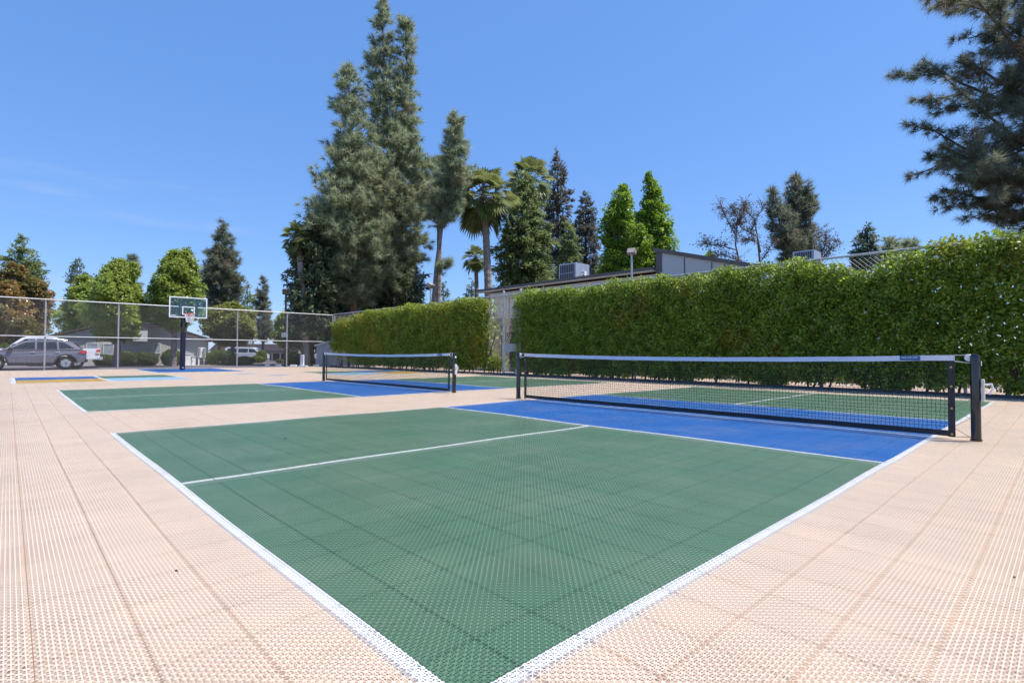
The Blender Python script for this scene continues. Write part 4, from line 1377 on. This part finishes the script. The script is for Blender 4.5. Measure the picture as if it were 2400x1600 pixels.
for (a, c_, z0, z1) in ((243, 264, 806, 829), (360, 374, 806, 826), (204, 228, 805, 818)):
    x0, x1 = X_at(a, YH)[0] - hm, X_at(c_, YH)[0] - hm
    zt_, zb_ = z_at(a, z0, YH), z_at(a, z1, YH)
    w = MB().box(x0, x1, -.03, -.002, zb_, zt_).build('window', M_glasslt, house)
    b = MB(); b.box(x0 - .06, x0, -.05, -.002, zb_ - .06, zt_ + .06); b.box(x1, x1 + .06, -.05, -.002, zb_ - .06, zt_ + .06)
    b.box(x0, x1, -.05, -.002, zt_, zt_ + .06); b.box(x0, x1, -.05, -.002, zb_ - .06, zb_)
    b.build('frame', M_pale, w)
x0, x1 = X_at(306, YH)[0] - hm, X_at(340, YH)[0] - hm
pw = MB().box(x0, x1, -.9, -.08, ze - .2, ze + .85).build('entry_parapet', M_pale, house)
MB().box(x0 - .12, x1 + 1.2, -1.0, -.08, ze + .851, ze + .95).build('entry_roof', M_roof, pw)
def lx2(px, py, o, dd):
    p = at(px, py, dd)
    return p.x - o.location.x, p.z - gz(dd)
YM = YH - .35
mx0, mx1 = X_at(464, YM)[0], X_at(482, YM)[0]
mc = thing('meter_cabinet', 'pale electric meter cabinet with round meters by the grey house', 'meter cabinet', ct((mx0 + mx1) / 2, YM, gz(40)), ROT)
x1 = (mx1 - mx0) / 2; x0 = -x1
zt_, zb_ = z_at(470, 814, YM), z_at(470, 838, YM)
cabm = MB().box(x0, x1, -.05, .3, zb_, zt_).build('panel', M_white, mc, bevel=.02)
for xx in (x0 + .04, x1 - .12):
    MB().box(xx, xx + .08, .0, .1, -.05, zb_).build('leg', M_white, mc)
MB().box(x1 + .005, x1 + .28, -.04, .3, zb_ - .25, zb_ + .12).build('junction_box', M_white, mc, bevel=.01)
for i in range(2):
    for j in range(3):
        cxm = x0 + .09 + i * (x1 - x0 - .18)
        MB().lathe([(.09, 0), (.09, -.08), (.07, -.12), (.02, -.13)], 12, (cxm, -.051, zt_ - .10 - j * .19), 'y').build('meter', M_galv, cabm, True)
for (a, c_, top_, lab) in ((432, 448, 831, 'larger pale utility box right of the basketball pole'), (449.5, 459, 836, 'narrow pale utility box between the larger one and the meters')):
    YU = YH - 1.0
    u0, u1 = X_at(a, YU)[0], X_at(c_, YU)[0]
    ub = thing('utility_box', lab, 'utility box', ct((u0 + u1) / 2, YU, gz(40)), ROT, 'utility boxes by the grey house')
    hw = (u1 - u0) / 2; zt_ = z_at(a, top_, YU)
    MB().box(-hw, hw, 0, .5, -.02, zt_).build('cabinet', M_white, ub, bevel=.02)
    MB().box(-hw - .03, hw + .03, -.03, .53, zt_ + .001, zt_ + .05).build('lid', M_white, ub, bevel=.01)
    MB().box(-hw + .06, -hw + .09, -.03, -.002, zt_ * .45, zt_ * .6).build('handle', M_galv, ub)

# far low building with pink roof
d3 = 100
fb = tree_thing('house', 'far low house with a pinkish brown roof beyond the shrubs', 'house', 610 / QS, d3)
x0, z0 = lx2(498, 822, fb, d3); x1, z1 = lx2(735, 811, fb, d3)
MB().box(x0, x1, 0, 8, -.1, z0).build('wall', M_grey, fb)
MB().prism([(0, 0)] * 0 + [(x0 - .4, z0 - .05), (x1 + .4, z0 - .05), (x1 - 1.5, z1 + .35), (x0 + 1.0, z1 + .35)], -.8, 8.6, None).build('roof', M_pinkroof, fb)
for a, c_ in ((536, 554), (562, 576), (588, 600)):
    xa, za = lx2(a, 824, fb, d3); xb, zb_ = lx2(c_, 833, fb, d3)
    w = MB().box(xa, xb, -.05, -.002, zb_, za).build('window', M_glasslt, fb)
    MB().box(xa - .1, xb + .1, -.09, -.051, zb_ - .1, zb_).build('sill', M_white, w)

d4 = 70
cp_ = tree_thing('carport', 'dark roofed carport on thin pale posts beyond the parking', 'carport', 660 / QS, d4)
x0, z0 = lx2(607, 821, cp_, d4); x1, z1 = lx2(712, 816, cp_, d4)
MB().box(x0, x1, 0, 5.5, z0 - .28, z0).build('roof', M_fascia, cp_, bevel=.02)
for px in (624, 636, 655, 690, 706):
    xx, _ = lx2(px, 821, cp_, d4)
    MB().box(xx - .07, xx + .07, .2, .34, -.1, z0 - .29).build('post', M_pale, cp_)
MB().box(x0 + 1, x1, 5.3, 5.45, -.1, z0 - .3).build('back_wall', M_beige, cp_)
cp_panel = MB().box(x0, x1 - 2, 3.2, 3.3, -.1, 1.0).build('dark_panel', M_trim, cp_)  # low black panel across the carport, behind the posts

# shed at the fence corner
d5 = 38.5
sh = tree_thing('shed', 'pale grey metal shed behind the far end of the left hedge', 'shed', 766 / QS, d5)
sh.rotation_euler = (0, 0, R(0))
x0, z0 = lx2(742, 811, sh, d5); xm_, zm_ = lx2(771, 802, sh, d5); x1, _ = lx2(842, 812, sh, d5)
MB().prism([(x0, -.1), (xm_, -.1), (xm_, zm_), (x0, z0)], 0, 4).build('wall', M_shed, sh)
MB().box(xm_ + .002, x1, .02, 4, -.1, z0 + .12).build('side_wall', M_grey, sh)
MB().prism([(x0 - .12, z0 - .02), (xm_, zm_ + .004), (xm_, zm_ + .10), (x0 - .12, z0 + .08)], -.15, 4.2).build('roof', M_pale, sh)
MB().prism([(xm_ + .001, zm_ + .004), (x1 + .1, z0 + .122), (x1 + .1, z0 + .22), (xm_ + .001, zm_ + .10)], -.13, 4.18).build('roof', M_grey, sh)

# palm at the corner: a thick rough base below the evergreen
fan_palm('palm_tree', 'thick palm trunk with rough pale bark beside the shed', 716 / QS, 41, (716 / QS, 752), 34, 718 / QS, 20, 'fan palms', .27)

bo = tree_thing('bollard', 'square white post at the corner of the parking', 'bollard', 707 / QS, 37)
x0, zt_ = lx2(703.5, 831, bo, 37); x1, _ = lx2(711, 831, bo, 37)
MB().box(x0, x1, 0, .2, -.05, zt_).build('post', M_white, bo, bevel=.02)
MB().box(x0 - .06, x1 + .22, -.08, .3, -.05, .07).build('base', M_white, bo, bevel=.01)
MB().box(x0 + .03, x1 - .04, .06, .16, zt_ + .001, zt_ + .9).build('upright', M_black, bo, bevel=.01)

def wheel_stop(label, px, w, mat, dd):
    p = at(px, 860, dd)
    hw = w / F * dd / 2
    b = MB().prism([(-.11, 0), (.11, 0), (.07, .13), (-.07, .13)], -hw, hw)
    o = b.build('wheel_stop', mat, None, bevel=.02)
    o.location = (p.x, dd, gz(dd) + .004); o.rotation_euler = (0, 0, R(80))
    return tag(o, label, 'wheel stop', 'concrete wheel stops in the parking')
wheel_stop('white concrete wheel stop nearest the white square post', 688, 15, M_white, 36.6)
wheel_stop('bluish wheel stop just left of the black floodlight pole', 652, 12, M_shed, 37.4)
wheel_stop('bluish wheel stop farthest left in the parking', 627, 11, M_shed, 37.4)
wheel_stop('bluish wheel stop in front of the shed', 741, 12, M_shed, 37.4)
lw = MB()
pts = [at(712, 863, 37.2), at(742, 857, 37.2), at(742, 857, 44), at(712, 857, 44)]
lw.add([(p.x, y, gz(y) + .03) for p, y in zip(pts, (37.3, 38.2, 44, 44))], [(0, 1, 2, 3)])
kind(lw.build('lawn', simple('lawn_grass', (.12, .14, .04), .9, 0, .2, .3, 3), None), 'structure')
# pale parking apron
lw = MB()
lw.add([(-60, 39.0, gz(39) + .004), (-22.5, 39.0, gz(39) + .004), (-21, 43.2, gz(43.2) + .004), (-60, 43.2, gz(43.2) + .004)], [(0, 1, 2, 3)])
kind(lw.build('pavement', M_concrete, None), 'structure')

# ------------------------------------------------------------------ vehicles
def wheels(root, xs, r_, half, rim=M_rim, spokes=5, wd=.22):
    for x in xs:
        for sg in (-1, 1):
            y = sg * half
            w = MB().lathe([(r_ * .62, -wd / 2), (r_ * .9, -wd / 2), (r_, -wd * .3), (r_, wd * .3), (r_ * .9, wd / 2), (r_ * .62, wd / 2)], 24, (x, y - sg * wd / 2, r_), 'y').build('wheel', M_tyre, root, True)
            b = MB()
            b.lathe([(r_ * .64, 0), (r_ * .64, .012), (r_ * .55, .012), (r_ * .55, 0)], 24, (x, y, r_), 'y')
            for k in range(spokes):
                a = 2 * pi * k / spokes + .3
                c, s = cos(a), sin(a)
                q = []
                for (rr, ww) in ((.06, .055), (r_ * .58, .085)):
                    q += [(x + c * rr - s * ww, y + sg * .008, r_ + s * rr + c * ww), (x + c * rr + s * ww, y + sg * .008, r_ + s * rr - c * ww)]
                q2 = [(p[0], y - sg * .03, p[2]) for p in q]
                b.add(q + q2, [(0, 1, 3, 2), (4, 6, 7, 5), (0, 2, 6, 4), (1, 5, 7, 3)])
            b.build('rim', rim, w)
def arch(xc_, r_, z0, n=8, rev=False):
    a = [(xc_ + r_ * cos(t), z0 + r_ * sin(t)) for t in np.linspace(0, pi, n)]
    return a if not rev else a[::-1]

def suv(label, loc, rot, paint):
    root = thing('suv', label, 'car', loc, rot)
    xf, xr_, wr = -1.30, 1.36, .345
    low = [(-2.20, .34), (-2.24, .62), (-2.16, .80), (-1.95, .92), (-1.05, 1.02), (.0, 1.04), (1.70, 1.06), (2.10, 1.02), (2.20, .88), (2.19, .58), (2.10, .40)]
    low += [(xr_ + .43, .36)] + arch(xr_, .42, .36) + [(xr_ - .43, .30), (xf + .43, .28)] + arch(xf, .42, .36) + [(xf - .43, .34)]
    ins = lambda x, z: 1.0 - .05 * max(0, (abs(x) - 1.7)) / .5 - .06 * max(0, z - .8) / .25
    body = MB().prism(low, -.90, .90, ins).build('body', paint, root, bevel=.025)
    cab = [(-1.08, 1.02), (-.28, 1.47), (.0, 1.535), (.7, 1.55), (1.35, 1.52), (1.62, 1.44), (2.08, 1.03)]
    tp = lambda x, z: 1.0 - .30 * max(0, z - 1.02) / .53
    cabin = MB().prism(cab, -.85, .85, tp).build('cabin', paint, root, bevel=.03)
    for sg in (-1, 1):
        def side_win(poly, off=.006):
            b = MB()
            vs = [(x, sg * (.85 * tp(x, z) + off), z) for x, z in poly] + [(x, sg * (.85 * tp(x, z) - .01), z) for x, z in poly]
            n = len(poly)
            fs = [tuple(range(n)), tuple(reversed(range(n, 2 * n)))] + [(i, (i + 1) % n, n + (i + 1) % n, n + i) for i in range(n)]
            return b.add(vs, fs)
        side_win([(-.80, 1.07), (-.25, 1.39), (.14, 1.45), (.14, 1.07)]).build('side_window', M_glassdk, root)
        side_win([(.22, 1.07), (.22, 1.45), (.98, 1.46), (1.02, 1.07)]).build('side_window', M_glassdk, root)
        side_win([(1.09, 1.08), (1.07, 1.45), (1.28, 1.42), (1.72, 1.12)]).build('side_window', M_glassdk, root)
        MB().tube([(-.1, sg * .60, 1.54), (.05, sg * .60, 1.595), (1.2, sg * .60, 1.595), (1.42, sg * .60, 1.54)], .022, 6).build('roof_rail', M_steel, root, True)
        MB().box(-.86, -.68, min(sg * .86, sg * 1.02), max(sg * .86, sg * 1.02), 1.00, 1.13).build('mirror', M_trim, root, bevel=.03)
        for x in (-.05, .93):
            MB().box(x, x + .2, min(sg * .885, sg * .91), max(sg * .885, sg * .91), .90, .935).build('door_handle', M_steel, root, bevel=.008)
        for xc_ in (xf, xr_):
            o = arch(xc_, .47, .36, 12); i_ = arch(xc_, .40, .36, 12)
            poly = o + i_[::-1]
            b = MB()
            y0, y1 = sorted((sg * .86, sg * .925))
            for k in range(11):
                q = [o[k], o[k + 1], i_[k + 1], i_[k]]
                b.prism(q, y0, y1)
            b.build('wheel_arch', M_trim, root)
        y0, y1 = sorted((sg * .84, sg * .915))
        MB().box(xf + .42, xr_ - .42, y0, y1, .24, .40).build('sill', M_trim, root, bevel=.02)
        b = MB().prism([(1.86, .90), (2.10, .84), (2.225, .86), (2.20, 1.0), (2.08, 1.03)], *sorted((sg * .60, sg * .885)))
        b.build('tail_lamp', M_tail, root)
        MB().prism([(-2.22, .70), (-2.06, .68), (-1.92, .86), (-2.10, .84)], *sorted((sg * .50, sg * .86))).build('headlamp', M_clear, root)
    MB().prism([(1.60, 1.49), (1.92, 1.45), (1.90, 1.41), (1.60, 1.44)], -.58, .58).build('spoiler', paint, root)
    MB().prism([(-1.06, 1.045), (-.34, 1.455), (-.36, 1.475), (-1.10, 1.055)], -.66, .66).build('windscreen', M_glassdk, root)
    MB().prism([(2.05, 1.08), (1.72, 1.40), (1.74, 1.415), (2.09, 1.09)], -.60, .60).build('rear_window', M_glassdk, root)
    MB().box(2.12, 2.27, -.80, .80, .38, .56).build('bumper', M_trim, root, bevel=.03)
    MB().box(2.262, 2.275, -.2, .2, .62, .74).build('number_plate', M_white, root)
    wheels(root, (xf, xr_), wr, .90)
    return root
suv('dark grey suv parked in front of the pickup, seen from its side', ct(.02, 36.2, gz(28)), ROT, M_suv)

def pickup(label, loc, rot, paint, group=None):
    root = thing('pickup_truck', label, 'pickup truck', loc, rot, group)
    xf, xr_, wr = -1.85, 1.55, .375
    low = [(-2.75, .42), (-2.78, .78), (-2.72, .96), (-1.30, 1.04), (2.56, 1.06), (2.62, 1.04), (2.60, .56), (2.5, .50)]
    low += [(xr_ + .48, .48)] + arch(xr_, .47, .40) + [(xr_ - .48, .42), (xf + .48, .42)] + arch(xf, .47, .40) + [(xf - .48, .44)]
    body = MB().prism(low, -.93, .93, lambda x, z: 1 - .03 * max(0, z - .8) / .25).build('body', paint, root, bevel=.025)
    cab = [(-1.35, 1.03), (-.75, 1.54), (-.45, 1.66), (.55, 1.66), (.82, 1.56), (.92, 1.05)]
    tp = lambda x, z: 1 - .22 * max(0, z - 1.03) / .63
    MB().prism(cab, -.89, .89, tp).build('cabin', paint, root, bevel=.03)
    MB().box(.98, 2.52, -.80, .80, 1.061, 1.075).build('bed', M_trim, root)
    for sg in (-1, 1):
        def side_win(poly):
            b = MB()
            vs = [(x, sg * (.89 * tp(x, z) + .006), z) for x, z in poly] + [(x, sg * (.89 * tp(x, z) - .01), z) for x, z in poly]
            n = len(poly)
            return b.add(vs, [tuple(range(n)), tuple(reversed(range(n, 2 * n)))] + [(i, (i + 1) % n, n + (i + 1) % n, n + i) for i in range(n)])
        side_win([(-1.05, 1.10), (-.62, 1.50), (-.20, 1.56), (-.20, 1.10)]).build('side_window', M_glassdk, root)
        side_win([(-.12, 1.10), (-.12, 1.56), (.52, 1.56), (.72, 1.48), (.76, 1.10)]).build('side_window', M_glassdk, root)
        MB().prism([(2.40, .72), (2.575, .72), (2.63, 1.0), (2.46, 1.0)], *sorted((sg * .70, sg * .94))).build('tail_lamp', M_tail, root)
        MB().box(2.425, 2.585, min(sg * .75, sg * .946), max(sg * .75, sg * .946), .77, .86).build('reverse_lamp', M_clear, root)
        MB().box(-2.80, -2.62, min(sg * .5, sg * .9), max(sg * .5, sg * .9), .72, .90).build('headlamp', M_clear, root, bevel=.02)
        MB().box(-1.12, -.94, min(sg * .9, sg * 1.08), max(sg * .9, sg * 1.08), 1.06, 1.24).build('mirror', M_trim, root, bevel=.03)
    MB().box(2.48, 2.76, -.88, .88, .44, .62).build('bumper', M_steel, root, bevel=.03)
    MB().box(-2.90, -2.74, -.88, .88, .42, .62).build('front_bumper', M_steel, root, bevel=.03)
    MB().box(-2.80, -2.765, -.5, .5, .66, .92).build('grille', M_trim, root)
    MB().box(2.615, 2.635, -.66, .66, .60, 1.03).build('tailgate', paint, root)
    wheels(root, (xf, xr_), wr, .92, spokes=6)
    return root
pickup('silver pickup truck parked beyond the dark grey suv', ct(.42, 38.6, gz(31)), ROT, M_silver).scale = (1, 1, 1.08)
pk = pickup('tan pickup truck shaded beside the palm and shed', (at(727, 830, 58).x, 58, gz(58)), R(92), M_tancar)

def van(label, loc, rot, paint):
    root = thing('van', label, 'van', loc, rot)
    xf, xr_, wr = -1.5, 1.5, .33
    low = [(-2.4, .35), (-2.42, .70), (-2.25, .92), (2.35, 1.0), (2.42, .9), (2.38, .35)]
    low += [(xr_ + .42, .34)] + arch(xr_, .40, .34) + [(xr_ - .42, .30), (xf + .42, .30)] + arch(xf, .40, .34) + [(xf - .42, .34)]
    MB().prism(low, -.92, .92).build('body', paint, root, bevel=.03)
    cab = [(-2.1, .95), (-1.25, 1.58), (-.8, 1.72), (1.9, 1.74), (2.25, 1.6), (2.36, .99)]
    tp = lambda x, z: 1 - .18 * max(0, z - .95) / .8
    MB().prism(cab, -.90, .90, tp).build('cabin', paint, root, bevel=.03)
    for sg in (-1, 1):
        for poly in ([(-1.6, 1.08), (-1.1, 1.50), (-.5, 1.56), (-.5, 1.08)], [(-.42, 1.08), (-.42, 1.56), (.7, 1.58), (.7, 1.08)], [(.78, 1.08), (.78, 1.58), (1.9, 1.58), (2.1, 1.10)]):
            n = len(poly)
            vs = [(x, sg * (.90 * tp(x, z) + .006), z) for x, z in poly] + [(x, sg * (.90 * tp(x, z) - .01), z) for x, z in poly]
            MB().add(vs, [tuple(range(n)), tuple(reversed(range(n, 2 * n)))] + [(i, (i + 1) % n, n + (i + 1) % n, n + i) for i in range(n)]).build('side_window', M_glassdk, root)
        MB().box(-2.44, -2.28, min(sg * .5, sg * .85), max(sg * .5, sg * .85), .66, .82).build('headlamp', M_clear, root, bevel=.02)
    MB().prism([(-2.02, 1.0), (-1.30, 1.55), (-1.33, 1.575), (-2.07, 1.005)], -.72, .72).build('windscreen', M_glassdk, root)
    wheels(root, (xf, xr_), wr, .92)
    return root
van('white van parked behind the round shrubs in front of the pink roofed house', (at(578, 840, 66).x, 66, gz(66)), R(188), M_whitecar)

# ------------------------------------------------------------------ litter on the court
n = 260
Xl = rng.uniform(-4, 14, n); Yl = rng.uniform(-1, 24, n)
C = np.stack([Xl, Yl, np.full(n, .006) + wave(Xl, Yl)], -1)
D = rng.normal(size=(n, 3)) * np.array([1, 1, .12])
Lf = rng.uniform(.010, .028, n)
o = mesh_np('fallen_leaves', cards(C, D, Lf, Lf * .5, np.array([[0, 0, 1.0]]) + rng.normal(0, .3, (n, 3))), 4,
            leaf_mat('dry_leaf', [(.05, .03, .015), (.14, .09, .04), (.30, .22, .12)], None, .5, .1, .7, .2))
o.location = ct(0, 0, 0); o.rotation_euler = (0, 0, ROT)
kind(o, 'stuff')

# ------------------------------------------------------------------ light
SUN_EL, SUN_AZ = R(65), R(-2)        # azimuth from the picture's right towards the far side
sd = Vector((cos(SUN_EL) * cos(SUN_AZ), cos(SUN_EL) * sin(SUN_AZ), sin(SUN_EL)))
sl = bpy.data.lights.new('sun', 'SUN')
sl.energy = 3.7; sl.angle = R(.53); sl.color = (1.0, .955, .88)
so = bpy.data.objects.new('sun', sl); COL.objects.link(so)
so.rotation_euler = (-sd).to_track_quat('-Z', 'Y').to_euler()
wd = bpy.data.worlds.new('World'); SC.world = wd
wd.use_nodes = True
wt = NT(wd.node_tree)
wt.n.clear()
sky = wt.node('ShaderNodeTexSky', sky_type='NISHITA')
sky.sun_disc = False
sky.sun_elevation = SUN_EL
sky.sun_rotation = math.atan2(sd.x, sd.y)
sky.altitude = 0; sky.air_density = 1.0; sky.dust_density = .2; sky.ozone_density = 5.0
bg = wt.node('ShaderNodeBackground'); bg.inputs[1].default_value = .125
tc = wt.node('ShaderNodeTexCoord')
even = wt.mix(.60, sky.outputs[0], (.47, 1.38, 3.72))
mp = wt.node('ShaderNodeMapping'); mp.inputs['Scale'].default_value = (1.2, 1.2, 9.0); mp.inputs['Rotation'].default_value = (.05, .12, 0)
wt.put(mp.inputs['Vector'], tc.outputs['Generated'])
sx = wt.node('ShaderNodeSeparateXYZ'); wt.put(sx.inputs[0], tc.outputs['Generated'])
band = wt.math('MULTIPLY', wt.ramp(sx.outputs[2], .02, .14), wt.math('SUBTRACT', 1.0, wt.ramp(sx.outputs[2], .20, .42)))
wisp = wt.math('MULTIPLY', wt.ramp(wt.noise(mp.outputs[0], 2.2, 6, .6), .50, .78), wt.math('MULTIPLY', band, wt.math('MULTIPLY', .22, wt.ramp(wt.math('MULTIPLY', sx.outputs[0], -1.0), .15, .6))))
wt.put(bg.inputs[0], wt.mix(wisp, even, (3.2, 3.2, 3.9)))
wo = wt.node('ShaderNodeOutputWorld')
wt.l.new(bg.outputs[0], wo.inputs[0])

SC.view_settings.view_transform = 'Standard'
SC.view_settings.look = 'None'
SC.view_settings.exposure = 0.86
SC.view_settings.gamma = 1.0
SC.render.engine = 'CYCLES'
SC.cycles.max_bounces = 7
SC.cycles.diffuse_bounces = 4
SC.cycles.glossy_bounces = 2
SC.cycles.transmission_bounces = 4
SC.cycles.transparent_max_bounces = 12
SC.cycles.caustics_reflective = False
SC.cycles.caustics_refractive = False
